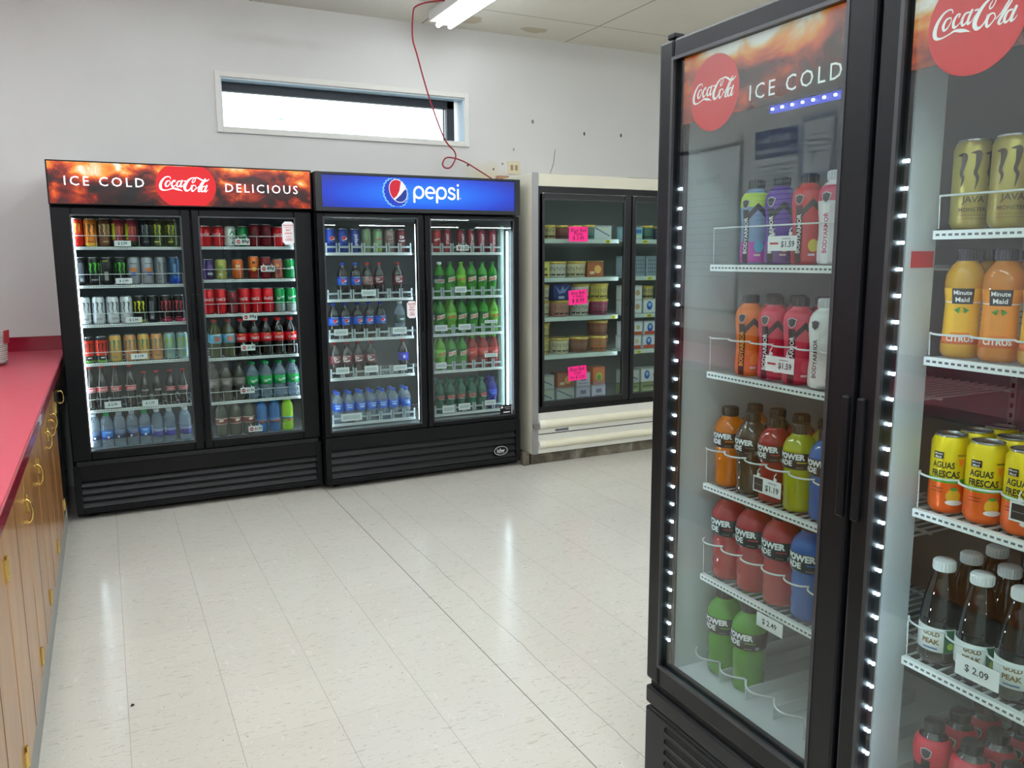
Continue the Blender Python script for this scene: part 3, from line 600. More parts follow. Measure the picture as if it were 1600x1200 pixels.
def juice(tag, lab, look, drink):
    g = [(g_rect(.036, .028), .113, (34, 34, 38)), (g_text('Minute', w=.030, bold=.02), .1195, WHT), (g_text('Maid', w=.022, bold=.02), .1070, WHT), (g_disc(.014, .016), .070, drink), (g_poly((-.012, .0), (-.002, .006), (-.004, -.006)), .088, (50, 140, 50)), (g_poly((.012, .0), (.002, .006), (.004, -.006)), .088, (50, 140, 50)),
         (g_text('CITRUS', w=.044, bold=.03), .036, WHT), (g_rect(.03, .003), .046, (230, 120, 40)), (g_rect(.012, .06), .075, (190, 190, 190), 1.1), (g_rect(.01, .002), .09, (70, 70, 76), 1.1), (g_rect(.01, .002), .08, (70, 70, 76), 1.1), (g_rect(.01, .002), .07, (70, 70, 76), 1.1)]
    g = [(*x[:3], (x[3] if len(x) > 3 else 0)+.5) for x in g]
    K(tag, 'juice_bottle', 'bottle', bottle(PJUICE, liq('juice_'+tag, drink, .1), (.017, .176, .197), (62, 60, 70), (.026, .127, [(.14, (222, 104, 26)), (.74, lab), (.76, WHT), (1, lab)]), g, seg=26), look)
juice('jy', (238, 180, 30), 'yellow juice bottle', (232, 176, 40))
juice('jo', (232, 142, 34), 'orange juice bottle', (224, 140, 40))
g = [(g_text('GOLD', w=.031, bold=.04), .0655, (130, 100, 50), -.15), (g_text('PEAK', w=.032, bold=.04), .050, (130, 100, 50), -.15), (g_rect(.018, .046), .054, (34, 96, 60), .72), (g_rect(.026, .003), .037, (50, 90, 130), -.15), (g_disc(.006, .007), .045, (150, 190, 50), .8)]
g = [(*x[:3], x[3]+.5) for x in g]
K('tea', 'tea_bottle', 'bottle', bottle(PTEA, liq('tea_drink', (14, 6, 6), .06), (.0195, .186, .206), (226, 230, 232), (.03, .078, [(1, (222, 226, 222))]), g, seg=26), 'white-capped tea bottle')
ORD = ['leftmost', 'second from left', 'third from left', 'fourth from left', 'fifth from left', 'sixth from left', 'seventh from left', 'eighth from left', 'ninth from left']
def drink(kind, co_, lx, d, z, label, group, rot=None):
    name, cat, parts, look = KIND[kind]
    p = co_['M'] @ Vector((lx, d, z))
    t = thing(name, label, cat, p, co_['rot']+(random.uniform(-.3, .3)*(.4 if co_ is not A and co_['rot'] < -1 else 1) if rot is None else rot), group)
    for pn, me in parts: link(pn, me, t)
    return t
def row(co_, z, items, d, where, group, dz=.0012, rows=1, step=.074, look=None, skip=()):
    for r in range(rows):
        for i, (kind, lx) in enumerate(items):
            if (r, i) in skip: continue
            k2 = KIND[kind][3]
            lab = f'{k2}, {ORD[i]}, {where}' if r == 0 else f'{k2} behind {ORD[i]}, {where}'
            if r == 2: lab = f'{k2} third back, {ORD[i]}, {where}'
            drink(kind, co_, lx, d+r*step, z+dz, lab, group)
# ------------------------------------------------------------------ the setting
XL, XR, YB, YF, H = -.90, 24., -34., 5.92, 3.19
def struct(name, mb, m, bevel=0): return mb.build(name, m, None, bevel, kind='structure')
struct('floor', MB().box(XL-.2, YB, -.1, XR, YF+.2, 0), m_floor)
struct('ceiling', MB().box(XL-.2, YB, H, XR, YF+.25, H+.1), m_ceil)
wx0, wx1, wz0, wz1 = .803, 2.578, 2.359, 2.682
q = MB(); q.box(XL-.2, YF, 0, wx0, YF+.25, H).box(wx1, YF, 0, XR, YF+.25, H).box(wx0, YF, 0, wx1, YF+.25, wz0).box(wx0, YF, wz1, wx1, YF+.25, H)
struct('wall_back', q, m_wall)
struct('wall_left', MB().box(XL-.2, YB, 0, XL, YF, H), m_wall)
struct('wall_right', MB().box(XR, YB, 0, XR+.2, YF+.2, H), m_wall)
struct('wall_front', MB().box(XL-.2, YB-.2, 0, XR, YB, H), m_wall)
q = MB().ring(.766, 2.325, 2.611, 2.723, .037, YF-.014, YF-.0005); wf = struct('window_1', q, m_trim, .003)
MB().ring(wx0+.0005, wz0+.0005, wx1-.0005, wz1-.0005, .006, YF-.001, YF+.13).build('window_reveal', m_reveal, wf)
q = MB(); q.box(wx0+.008, YF+.10, wz1-.066, wx1-.05, YF+.15, wz1-.008); q.box(wx1-.105, YF+.10, wz0+.008, wx1-.045, YF+.15, wz1-.008); q.box(wx1-.13, YF+.108, wz0+.008, wx1-.122, YF+.13, wz1-.066); q.box(wx0+.008, YF+.11, wz0+.004, wx1-.05, YF+.14, wz0+.018); q.box(wx0+.0065, YF+.11, wz0+.018, wx0+.012, YF+.15, wz1-.066)
q.build('window_frame', m_winframe, wf, .002)
MB().box(wx0+.01, YF+.128, wz0+.012, wx1-.1, YF+.132, wz1-.06).build('window_pane', winpane, wf)
# trees outside
m_leaf = mat('glare_washed_leaves', (110, 165, 160), .8)  # pale cyan puts the overexposed daylight into the leaf colour
for (cx, hz, sx_) in ((2.1, 3.93, .5), (3.1, 4.04, .35), (.95, 3.9, .55)):
    tr = thing('tree', {2.1: 'pale tree top outside the high window, middle of three', 3.1: 'pale tree top outside the high window, rightmost of three', .95: 'pale tree top outside the high window, leftmost of three'}[cx], 'tree', (cx, 16, 0), 0, 'trees outside the high window')
    q = MB()
    for i in range(320):
        a = random.uniform(0, 6.28); rr = random.random()**.5; x = sx_*rr*math.cos(a); z = hz-1.2+1.2*rr*math.sin(a)*random.uniform(.8, 1); y = random.uniform(-.7, .7); r_ = .05
        q.add([(x-r_, y, z), (x, y-r_, z-r_*.6), (x+r_, y+r_*.4, z), (x, y+r_, z+r_*.8)], [(0, 1, 2), (0, 2, 3), (0, 3, 1)])
    q.build('foliage', m_leaf, tr, kind=None)
    MB().cyl((0, 0, 0), (0, 0, 2.7), .09, 8, r1=.05).build('trunk', mat('bark', (90, 76, 60), .9), tr)
struct('trim_1', MB().box(XL-.2, YF+.25, -.12, XR, 40, -.02), mat('outside_ground', (150, 150, 140), .9))
# ------------------------------------------------------------------ ceiling lights
FIXM = {}
tubedim = emat('dimmed_tube_light', (242, 249, 255), TUBE*.55)  # emission lowered so the visible fixture does not overlight the wall
def fixture_meshes(L, tm=None):
    if L not in FIXM:
        h = MB(); h.box(-.105, 0, -.07, .105, L, 0); h.box(-.03, .01, -.085, .03, L-.01, -.07)
        e = MB().box(-.012, 0, -.105, .012, .012, -.07)
        t = [MB().cyl((x, .024, -.092), (x, L-.024, -.092), .0165, 12).mesh('tube', [tubem]) for x in (-.045, .045)]
        FIXM[L] = (h.mesh('housing', [mat('lamp_white', (226, 226, 222), .45)], .004), e.mesh('socket', [mat('socket_white', (225, 225, 225), .4)]), t)
    return FIXM[L]
def fixture(x, y, L=2.43, rot=0, label='', rotz=0, dimmed=False):
    t = thing('ceiling_light', label, 'light', (x, y, H-.001), rotz, 'fluorescent ceiling lights')
    h, e, tb = fixture_meshes(L)
    if dimmed: tb = [MB().cyl((x_, .024, -.092), (x_, L-.024, -.092), .0165, 12).mesh('tube', [tubedim]) for x_ in (-.045, .045)]
    link('housing', h, t)
    for yy in (.012, L-.024):
        for xx in (-.045, .045): link('socket', e, t, loc=(xx, yy, 0))
    for m in tb: link('fluorescent_tube', m, t)
fixture(2.285, 3.18, label='twin-tube fluorescent ceiling light above the high window wall', dimmed=True)
FILL = [(2.285, .2), (2.285, -2.6), (2.285, -5.4), (1.0, 1.2), (1.0, -1.6), (1.0, -4.6), (4.6, -.6), (4.6, -3.6), (7.2, 2.4), (7.2, -1.2), (7.2, -4.8)]  # unseen ceiling fixtures added to raise the ambient light
for x, y in FILL: fixture(x, y, label='unseen twin-tube fill light added further back in the store')
for x, y in ((-.30, 2.5), (-.1, -1.1), (-.1, -3.9)): fixture(x, y, label='unseen twin-tube fill light added over the serving counter')  # unseen fixtures added to brighten the left wall and corner
for x, y in ((11.0, -22.6), (14.6, -22.8), (14.2, -30), (17.6, -31), (21, -31), (10.6, -30)): fixture(x, y, label='twin-tube fluorescent ceiling light running crosswise at far end', rotz=math.pi/2)
# ------------------------------------------------------------------ counter and cabinets
ct = thing('countertop', 'red laminate countertop running along the left wall to the corner', 'countertop', (-.57, 3, .88))
q = MB().box(XL+.001, .2, .878, -.25, 5.918, .9142); q.build('worktop', m_red, ct, .002); ct.location = (0, 0, 0)
MB().box(-.25, .2, .874, -.243, 5.918, .9138).build('front_edge', m_redd, ct, .0015)
MB().box(XL+.001, 5.90, .9142, -.245, 5.918, 1.004).build('backsplash', m_redd, ct, .001)
MB().box(XL+.001, .2, .9142, XL+.019, 5.899, 1.004).build('side_backsplash', m_redd, ct, .001)
hm = MB()
for z in (-.033, .033): hm.cyl((0, 0, z), (.010, 0, z), .0048, 8).cyl((-.001, 0, z), (.003, 0, z), .008, 8)
hm.tube([(.008+.015*math.sin(math.pi*t/12), 0, -.036*math.cos(math.pi*t/12)) for t in range(13)], .0034, 6)
hm = hm.mesh('handle', [m_brass]); 
hg = MB(); hg.box(-.001, -.012, -.03, .004, 0, .03); hg.cyl((.004, 0, -.028), (.004, 0, .028), .0035, 6); hg = hg.mesh('hinge', [m_brass])
seams = [(.55, 1.10, 1.03, ''), (1.10, 1.66, 1.59, ''), (1.66, 2.225, 1.74, ''), (2.225, 2.815, 2.75, ''), (2.815, 3.325, 3.22, ''), (3.325, 3.925, 3.84, ''), (3.925, 4.21, 4.12, ''), (4.21, 4.64, 4.29, ''), (4.64, 5.092, 5.04, 'b')]
names_ = ['nearest the camera, mostly out of frame', 'second nearest along the left', 'at the lower left frame edge', 'with open seam and brass pull at lower left', 'second back of the fully visible ones', 'wide, third back of the visible ones', 'narrow, fourth back of the visible ones', 'beside the black end door', '']
for i, (a, b, hy, kd) in enumerate(seams):
    wm = m_wood if not kd else blackg
    lab = f'honey oak base cabinet under red counter, {names_[i]}' if not kd else 'black base cabinet at counter end beside the red-sign cooler'
    t = thing('base_cabinet', lab, 'cabinet', (-.27, (a+b)/2, 0), 0, 'base cabinets under the red counter' if not kd else None)
    o = (a+b)/2
    MB().box(-.61, a+.0006-o, .156, -.012, b-.0006-o, .872).build('carcass', wm, t)
    MB().box(-.60, a+.0006-o, .0005, -.005, b-.0006-o, .1555).build('toe_kick', m_kick, t)
    q = MB(); q.box(-.0112, a+.006-o, .165, .008, b-.006-o, .862)
    d = q.build('door', wm, t, .003)
    if not kd:
        g_ = MB(); n = max(1, round((b-a)/.25))
        for j in range(1, n): y = a+(b-a)*j/n-o; g_.box(.0082, y-.0012, .168, .0088, y+.0012, .858)
        g_.build('board_joint', mat('wood_joint', (92, 60, 28), .7), t)
    link('handle', hm, d, loc=(.008, hy-o, .735))
    hs = b-.016-o if hy < (a+b)/2 else a+.016-o
    for z in (.235, .74): link('hinge', hg, d, loc=(.008, hs, z))
    if kd:
        d.location = (0, 0, 0)
q = MB()
bk = thing('basket', 'grey woven basket with red handle tab on the red counter', 'basket', (-.652, 5.20, .9148))
prof = [(0, 0), (.135, 0), (.15, .012)]+[(.153+.012*(j/14)+(.0025 if j % 2 else 0), .012+.165*j/14) for j in range(15)]+[(.160, .177), (.150, .17), (.135, .012), (0, .01)]
m_bk = mat('woven_grey', (176, 172, 166), .9); k = N(m_bk); p = k.obj(); wv = k.n('ShaderNodeTexWave', wave_type='BANDS', bands_direction='Z'); wv.inputs['Scale'].default_value = 28; wv.inputs['Distortion'].default_value = 2; wv.inputs['Detail'].default_value = 3; k.l(p, wv.inputs[0]); k.base(k.mix(wv.outputs[1], (140, 136, 130), (196, 193, 188))); k.bump(wv.outputs[1], .6, .004)
MB().lathe(prof, 32).build('body', m_bk, bk)
q = MB()
for a in (-.25, 1.1):
    c_, s_ = math.cos(a), math.sin(a); w = .035
    P = lambda u, r, z: ((r*c_-u*s_), (r*s_+u*c_), z)
    q.add([P(-w, .168, .12), P(w, .168, .12), P(w, .172, .19), P(-w, .172, .19), P(-w, .164, .12), P(w, .164, .12), P(w, .168, .19), P(-w, .168, .19)], [(0, 1, 2, 3), (4, 7, 6, 5), (3, 2, 6, 7), (0, 3, 7, 4), (1, 5, 6, 2), (0, 4, 5, 1)])
q.build('handle_tab', mat('red_cloth', (158, 40, 52), .8), bk)
# posters on the left wall (seen reflected in the near cooler)
def poster(y0, y1, z0, z1, label, head=None, frame=None, lines=()):
    t = thing('poster', label, 'poster', (XL+.0008, (y0+y1)/2, z0)); w = (y1-y0)/2; h = z1-z0
    MB().box(0, -w, 0, .004, w, h).build('paper', mat('poster_paper', (222, 226, 230), .6), t)
    if frame:
        q = MB(); q.box(0, -w-.02, -.02, .012, -w, h+.02).box(0, w, -.02, .012, w+.02, h+.02).box(0, -w, -.02, .012, w, 0).box(0, -w, h, .012, w, h+.02); q.build('frame', cmat(frame, .4), t)
    q = MB(); pal = Pal()
    if head: q.box(.0042, -w+.012, h-head, .0048, w-.012, h-.014, pal((40, 70, 130)))
    for (s_, zc, ww, col, hh) in lines:
        v, f = g_text(s_, w=ww, bold=.02) if s_ else g_rect(ww, hh)
        q.add([(.0054, -a, zc+b) for a, b in v] if False else [(.0054, a, zc+b) for a, b in v], f, pal(col))
    if pal.l: q.build('print', pal.l, t)
rr = lambda h0, n, st, w: [('', h0-j*st, w, (120, 130, 150), .006) for j in range(n)]
poster(3.47, 3.84, 1.62, 2.215, 'white poster with blue heading on the left wall above counter', .17, None, [("Boss's Ten", .53, .22, (225, 230, 240), 0), ('Commandments', .465, .30, (225, 230, 240), 0)]+rr(.38, 12, .028, .28))
poster(3.235, 3.44, 1.93, 2.215, 'small framed white certificate beside the blue-headed poster', None, (150, 165, 190), rr(.2, 4, .03, .14))
poster(3.95, 4.55, 1.15, 2.15, 'large white poster on left wall nearest the corner', None, (60, 60, 66), [('Promise', .82, .24, (40, 40, 50), 0)]+rr(.7, 12, .045, .42))
# ------------------------------------------------------------------ coolers
def frame_of(x, y, rot): return {'M': Matrix.Translation((x, y, 0)) @ Matrix.Rotation(rot, 4, 'Z'), 'rot': rot}
def lip_mesh(mb, x0, x1, y, z, h=.016, dash=True):
    mb.box(x0, y, z-h, x1, y+.012, z, 0)
    if dash:
        n = int((x1-x0)/.0125)
        for i in range(n): x = x0+.006+i*.0125; mb.box(x, y-.0004, z-h*.62, x+.0075, y+.001, z-h*.36, 1)
def shelf(root, x0, x1, y0, y1, z, style, gh=.062, near=False):
    q = MB(); lip_mesh(q, x0, x1, y0, z); sh = q.build('shelf_edge', [white, mat('dash_grey', (96, 100, 104), .6)], root)
    q = MB(); n = int((x1-x0)/.022)
    for i in range(n+1): x = x0+(x1-x0)*i/n; q.box(x-.0015, y0+.012, z-.006, x+.0015, y1, z-.002)
    for y in (y0+.2, y1-.02): q.box(x0, y-.003, z-.011, x1, y+.003, z-.006)
    q.build('shelf_rack', wire, root)
    q = MB()
    if style == 'wire':
        n = max(3, round((x1-x0)/.078)); P = []
        for i in range(n*8+1):
            u = i/8; P.append((x0+.006+(x1-x0-.012)*i/(n*8), y0+.006-(.024 if near else .010)*abs(math.sin(math.pi*u))**.6, z+gh))
        q.tube(P, .0022, 5)
        for i in ((0, n) if near else range(n+1)):
            x = x0+.006+(x1-x0-.012)*i/n; q.tube([(x, y0+.004, z+gh), (x, y0+.006, z+.003)], .0014, 4)
        q.build('front_guard', wire, sh)
    elif style == 'flat':
        q.tube([(x0+.006, y0+.004, z+gh), (x1-.006, y0+.004, z+gh)], .002, 5)
        n = max(3, round((x1-x0)/.115))
        for i in ((0, n) if near else range(n+1)): x = x0+.006+(x1-x0-.012)*i/n; q.tube([(x, y0+.004, z+gh), (x, y0+.006, z+.003)], .0014, 4)
        q.build('front_guard', wire, sh)
    elif style == 'plastic':
        n = max(3, round((x1-x0)/.079)); w = (x1-x0)/n
        for i in range(n):
            a = x0+i*w
            q.box(a+.004, y0+.002, z+.03, a+w-.004, y0+.005, z+.042)
            for xx in (a+.003, a+w-.013): q.box(xx, y0+.002, z+.001, xx+.010, y0+.0055, z+.062)
            q.box(a+w/2-.004, y0+.006, z+.001, a+w/2+.004, y0+.3, z+.003)
        q.build('front_guard', mat('grey_guard', (168, 178, 182), .35), sh)
def doors(root, specs, z0, z1, gz0, gz1, t=.045, rimcol=black, hz=(1.0, 1.28)):
    for (a, b, ga, gb, hs) in specs:
        q = MB().ring(a, z0, b, z1, 0, 0, t, 0, wl=ga-a, wr=b-gb, wt=z1-gz1, wb=gz0-z0); d = q.build('door_frame', rimcol, root, .007)
        MB().ring(ga-.006, gz0-.006, gb+.006, gz1+.006, .008, -.0015, .006).build('door_gasket', dark_edge, d)
        MB().box(ga-.004, .012, gz0-.004, gb+.004, .017, gz1+.004).build('door_glass', pane, d)
        hx = b-.022 if hs > 0 else a+.004
        q = MB(); q.box(hx, -.009, hz[0], hx+.018, .004, hz[1]); q.build('door_handle', rimcol, d, .0045)
def cabinet(root, W_, D, H_, fz, y0, ix0, ix1, iz0, iz1, iy1, shell=black, lin_=liner, back=linerd):
    q = MB(); e = .02
    q.box(0, y0, 0.02, ix0, D, H_); q.box(ix1, y0, 0.02, W_, D, H_); q.box(ix0, y0, .02, ix1, D, iz0); q.box(ix0, y0, iz1, ix1, D, H_); q.box(ix0, iy1, iz0, ix1, D, iz1)
    q.build('cabinet_shell', shell, root)
    q = MB(); t = .004
    q.box(ix0, y0+.004, iz0, ix0+t, iy1, iz1); q.box(ix1-t, y0+.004, iz0, ix1, iy1, iz1); q.box(ix0+t, y0+.004, iz0, ix1-t, iy1, iz0+t); q.box(ix0+t, y0+.004, iz1-t, ix1-t, iy1, iz1)
    q.box(ix0+t, iy1-t, iz0+t, ix1-t, iy1, iz1-t, 1)
    q.build('inner_liner', [lin_, back], root)
    ft = MB().cyl((0, 0, 0.0005), (0, 0, .02), .022, 10).mesh('levelling_foot', [blackd])
    for x in (.08, W_-.08):
        for y in (y0+.05, D-.06): link('levelling_foot', ft, root, loc=(x, y, 0))
def grille(root, x0, x1, z0, z1, n, y=.0, top=.07, slope=True):
    q = MB(); q.ring(x0, z0, x1, z1, .035, y, y+.03, 0, wt=top, wb=.03); q.box(x0+.03, y+.022, z0+.03, x1-.03, y+.03, z1-top, 1)
    a, b = z0+.03, z1-top; st = (b-a)/n
    for i in range(n):
        z = a+st*i+st*.12
        q.add([(x0+.035, y+.002, z), (x1-.035, y+.002, z), (x1-.035, y+.02, z+st*.62), (x0+.035, y+.02, z+st*.62), (x0+.035, y+.006, z-.004), (x1-.035, y+.006, z-.004), (x1-.035, y+.022, z+st*.5), (x0+.035, y+.022, z+st*.5)],
              [(0, 1, 2, 3), (4, 7, 6, 5), (0, 4, 5, 1), (3, 2, 6, 7), (0, 3, 7, 4), (1, 5, 6, 2)])
    q.build('vent_grille', [mat('grille_black', (7, 8, 10), .42, spec=.25), blackd], root, .0015)
def led_bar(root, x, y, z0, z1, w=.010): MB().box(x-w/2, y, z0, x+w/2, y+.008, z1).build('led_bar', led, root)
def tag_(co_, lx, z, w, h, d, label, text='$1.59', style=0, tilt=0, group=None):
    t = link('price_tag', None, None, label, 'price tag', group); t.matrix_world = co_['M'] @ Matrix.Translation((lx, d, z)) @ Matrix.Rotation(tilt, 4, 'X')
    MB().box(-w/2, -.0012, -h, w/2, 0, 0).build('card', tagw, t)
    q = MB(); pal = Pal()
    if style == 0: flat(q, g_text(text, w=w*.46, bold=.02), w*.20, -h*.58, -.0012, pal(inkd)); flat(q, g_rect(w*.3, h*.13), -w*.27, -h*.5, -.0012, pal(inkr)); flat(q, g_rect(w*.3, h*.06), w*.15, -h*.2, -.0012, pal(inkg))
    elif style == 1: flat(q, g_text(text, w=w*.55, bold=.015), 0, -h*.5, -.0012, pal(inkd))
    elif style == 2: flat(q, g_text(text, w=w*.5, bold=.03), w*.2, -h*.5, -.0012, pal(inkd)); flat(q, g_disc(h*.32), -w*.28, -h*.5, -.0012, pal(inkr)); flat(q, g_rect(h*.45, h*.1), -w*.28, -h*.5, -.0012, pal(tagw), 1)
    elif style == 3: flat(q, g_rect(w*.32, h*.8), -w*.3, -h*.5, -.0012, pal(inkd)); flat(q, g_rect(w*.28, h*.03), -w*.3, -h*.5, -.0012, pal(inkg), 1); flat(q, g_text(text, w=w*.48, bold=.02), w*.19, -h*.6, -.0012, pal(inkd)); flat(q, g_rect(w*.3, h*.06), w*.2, -h*.2, -.0012, pal(inkg))
    elif style == 4: flat(q, g_rect(w*.8, h*.5), 0, -h*.5, -.0012, pal(cmat((190, 198, 200), .6)))
    if pal.l: q.build('print', pal.l, t)
    q = MB()
    if style in (0, 3, 2):
        for x in (-w*.3, w*.3): q.tube([(x-.003, .004, .018), (x-.003, -.002, .012), (x, -.003, .002)], .0013, 4).cyl((x, -.004, .004), (x, -.001, .004), .0045, 8)
        q.build('hanger_clip', wire, t)
    return t
# ---- the red-sign cooler
A = frame_of(-.2277, 5.0995, 0)
ra_ = thing('beverage_cooler', 'black two-door drinks cooler with lit red cola sign, beside counter', 'refrigerator', (-.2277, 5.0995, 0))
cabinet(ra_, 1.412, .80, 1.775, 0, .05, .03, 1.382, .385, 1.755, .64)
doors(ra_, [(.002, .706, .10, .655, 1), (.714, 1.410, .757, 1.302, -1)], .345, 1.765, .400, 1.722)
q = MB(); q.box(0, .02, 1.778, 1.412, .80, 2.012); q.ring(0, 1.778, 1.412, 2.012, .006, -.022, .02); q.build('sign_housing', black, ra_, .002)
sg = MB().box(.007, -.018, 1.785, 1.405, .015, 2.005).build('backlit_sign', cola_lit, ra_)
q = MB(); n = 40; pts = []
cxx, czz, rx, rz = .698, 1.898, .162, .135
pts = [(min(max(rx*math.cos(t*2*math.pi/64), -.2), .2), min(max(rz*math.sin(t*2*math.pi/64), -.112), .105)) for t in range(64)]
flat(q, g_poly(*pts), cxx, czz, -.018, 0, 0); q.build('red_disc', disc_lit, sg)
q = MB(); flat(q, g_script(.272), .690, 1.905, -.0195, 0); q.build('script_lettering', letterw, sg)
q = MB(); flat(q, g_text('ICE COLD', w=.395, sp=1.35), .280, 1.905, -.0185, 0); q.build('sign_lettering', letterw, sg); q = MB(); flat(q, g_text('DELICIOUS', w=.418, sp=1.3), 1.120, 1.893, -.0185, 0); q.build('sign_lettering', letterw, sg)
MB().box(.02, -.006, .318, 1.39, .05, .343).build('door_sill', blackd, ra_)
grille(ra_, .0, 1.412, .035, .315, 4, top=.085)
led_bar(ra_, .103, .075, .41, 1.71); led_bar(ra_, 1.318, .075, .41, 1.71); led_bar(ra_, .70, .10, .41, 1.71, .006)
MB().box(.675, .055, .39, .737, .085, 1.75).build('centre_mullion', linerd, ra_)
SA = {'L': [1.553, 1.337, 1.114, .892, .620], 'R': [1.555, 1.358, 1.150, .883, .611]}
for side, (x0, x1) in (('L', (.098, .662)), ('R', (.762, 1.312))):
    for j, z in enumerate(SA[side]): shelf(ra_, x0, x1, .088, .60, z, 'flat' if (side == 'L') else ('wire' if j > 1 else 'flat'))
LA, RA = 'left half of red-sign cooler', 'right half of red-sign cooler'
def rows(co_, zs, data, d, half, what, bfrom, rows_=None):
    SH = ['top shelf', 'second shelf', 'third shelf', 'fourth shelf', 'fifth shelf', 'bottom shelf']
    for j, items in enumerate(data):
        nm = SH[j] if j < len(data)-1 else 'bottom shelf'
        row(co_, zs[j], items, d, f'{nm}, {half}', f'drinks on the {nm}, {half}', rows=(rows_[j] if rows_ else 1))
Z = lambda ks, xs: list(zip(ks.split(), xs))
rows(A, SA['L']+[.389], [
 Z('fruit_red fruit_orange brown punch punch dark yellowclaw yellowclaw', [.118, .188, .258, .328, .398, .470, .540, .612]),
 Z('blackback greenclaw stripe greenclaw silverorange silverorange greyc bluec', [.118, .188, .258, .328, .398, .468, .540, .612]),
 Z('whitec whitec whitec whitec yellowm blackback pinkm pinkm', [.124, .197, .270, .342, .413, .484, .556, .628]),
 Z('redorange redorange amber peach amber peach paleg paleg', [.124, .195, .268, .346, .418, .490, .560, .632]),
 Z('glass_tall glass_tall glass_tall glass_tall glass_plain glass_plain glass_small glass_small', [.122, .182, .254, .332, .406, .475, .549, .620]),
 Z('watd watg watd watd watg watsm watsm watsm', [.120, .188, .256, .324, .392, .460, .530, .618])],
 .130, LA, '', '', [1, 1, 1, 1, 1, 2])
rows(A, SA['R']+[.389], [
 Z('cola cola sprz greensoda maroon maroon cola colaw', [.800, .870, .940, 1.012, 1.084, 1.154, 1.226, 1.296][:8]),
 Z('purple yellowsoda orangesoda mm maroon copper greensoda', [.805, .878, .975, 1.070, 1.142, 1.214, 1.288]),
 Z('cola16 cola16 maroon cola16 cola16 cola16 greensoda16 greensoda16', [.797, .867, .937, 1.008, 1.078, 1.149, 1.220, 1.290]),
 Z('blueb blueb cokeb cokeb cokeb cokeb cokeb', [.822, .900, .977, 1.050, 1.124, 1.200, 1.276]),
 Z('beer beer beer sprite sprite sprite sprite', [.796, .872, .948, 1.028, 1.112, 1.196, 1.280]),
 Z('rootb rootb rootb powblue powblue powlime', [.828, .912, .992, 1.071, 1.150, 1.232])],
 .130, RA, '', '', [1, 1, 2, 2, 2, 1])
LT = 'white handwritten price tag, {}, left half of red-sign cooler'
for (x, z, s_) in ((.347, 1.588, 'top shelf'), (.339, 1.376, 'second shelf'), (.375, 1.151, 'third shelf'), (.388, .938, 'fourth shelf')):
    tag_(A, x, z, .086, .032, .076, LT.format(s_), '$ 2.99', 1, group='price tags on the red-sign cooler')
tag_(A, .230, .667, .087, .038, .076, 'white handwritten price tag, fifth shelf left, red-sign cooler', '$ 2.99', 1); tag_(A, .428, .660, .087, .036, .076, 'white handwritten price tag, fifth shelf centre, red-sign cooler', '$ 2.29', 1)
for (x, z, tx, s_) in ((1.004, 1.602, '89¢', 'top shelf'), (1.145, 1.440, '89¢', 'second shelf'), (1.024, 1.146, '99¢', 'under third shelf'), (1.003, .958, '$1.99', 'fourth shelf'), (.985, .692, '$1.99', 'fifth shelf'), (1.020, .445, '$1.99', 'bottom row')):
    tag_(A, x, z, .084, .037, .073, f'white price tag with red dot, {s_}, right half of red-sign cooler', tx, 2)
def sticker(co_, x, z, w, h, lines, label, hexa=True):
    t = link('sticker', None, None, label, 'sticker'); t.matrix_world = co_['M'] @ Matrix.Translation((x, .0114, z))
    c_ = w*.22; pts = [(-w/2, -h/2+c_), (-w/2+c_, -h/2), (w/2-c_, -h/2), (w/2, -h/2+c_), (w/2, h/2-c_), (w/2-c_, h/2), (-w/2+c_, h/2), (-w/2, h/2-c_)]
    q = MB(); slab(q, g_poly(*pts), 0, 0, 0, .0006, 0); q.build('backing', tagw, t)
    q = MB()
    for s_, zz, ww in lines: flat(q, g_text(s_, w=w*ww, bold=.02), 0, zz*h, -.0006, 0)
    q.build('print', inkr, t)
BAL = [('BALANCE', .34, .8), ('WHAT YOU', .24, .6), ('EAT', .13, .4), ('DRINK', -.01, .6), ('& DO', -.15, .4), ('LESS', -.28, .5)]
sticker(A, 1.268, 1.636, .074, .138, BAL, 'white sticker with red lettering on red-sign cooler right door glass')
# ---- the blue-sign cooler
B = frame_of(1.1958, 5.0351, .002)
rb = thing('beverage_cooler', 'black two-door drinks cooler with lit blue cola sign, in the middle', 'refrigerator', (1.1958, 5.0351, 0), .002)
cabinet(rb, 1.398, .82, 1.765, 0, .05, .03, 1.368, .375, 1.745, .65)
doors(rb, [(.002, .700, .046, .652, 1), (.706, 1.396, .746, 1.350, -1)], .350, 1.757, .384, 1.732)
q = MB(); q.box(0, .02, 1.768, 1.398, .82, 2.005); q.ring(0, 1.768, 1.398, 2.005, .04, -.012, .02, 0, wt=.016, wb=.026); q.build('sign_housing', mat('sign_frame', (26, 28, 30), .5), rb, .002)
sg = MB().box(.041, -.006, 1.795, 1.357, .015, 1.988).build('backlit_sign', mb_, rb)
gl_ = [(shift(s_, 0, 0, .45, .80, 1.06), c_) for s_, c_ in g_globe(.072)]
q = MB(); pal = Pal(); cx_, cz_ = .527, 1.901
pal(emat('halo', (120, 190, 255), .9)); n = 44
jag = [((.085+(.007 if i % 2 else 0))*math.cos(2*math.pi*i/n), (.085+(.007 if i % 2 else 0))*math.sin(2*math.pi*i/n)) for i in range(n)]
clampz = lambda v: [(a, max(-.095, min(.08, b))) for a, b in v]
v, f = shift(g_poly(*[(a*1.1, b*1.1) for a, b in jag]), -.018, -.010, .45, .84, 1.0); flat(q, (clampz(v), f), cx_, cz_, -.006, 0, 0)
v, f = shift(g_poly(*jag), -.016, -.009, .45, .84, 1.0); flat(q, (clampz(v), f), cx_, cz_, -.006, pal(emat('crown_blue', (14, 50, 180), 1)), 1)
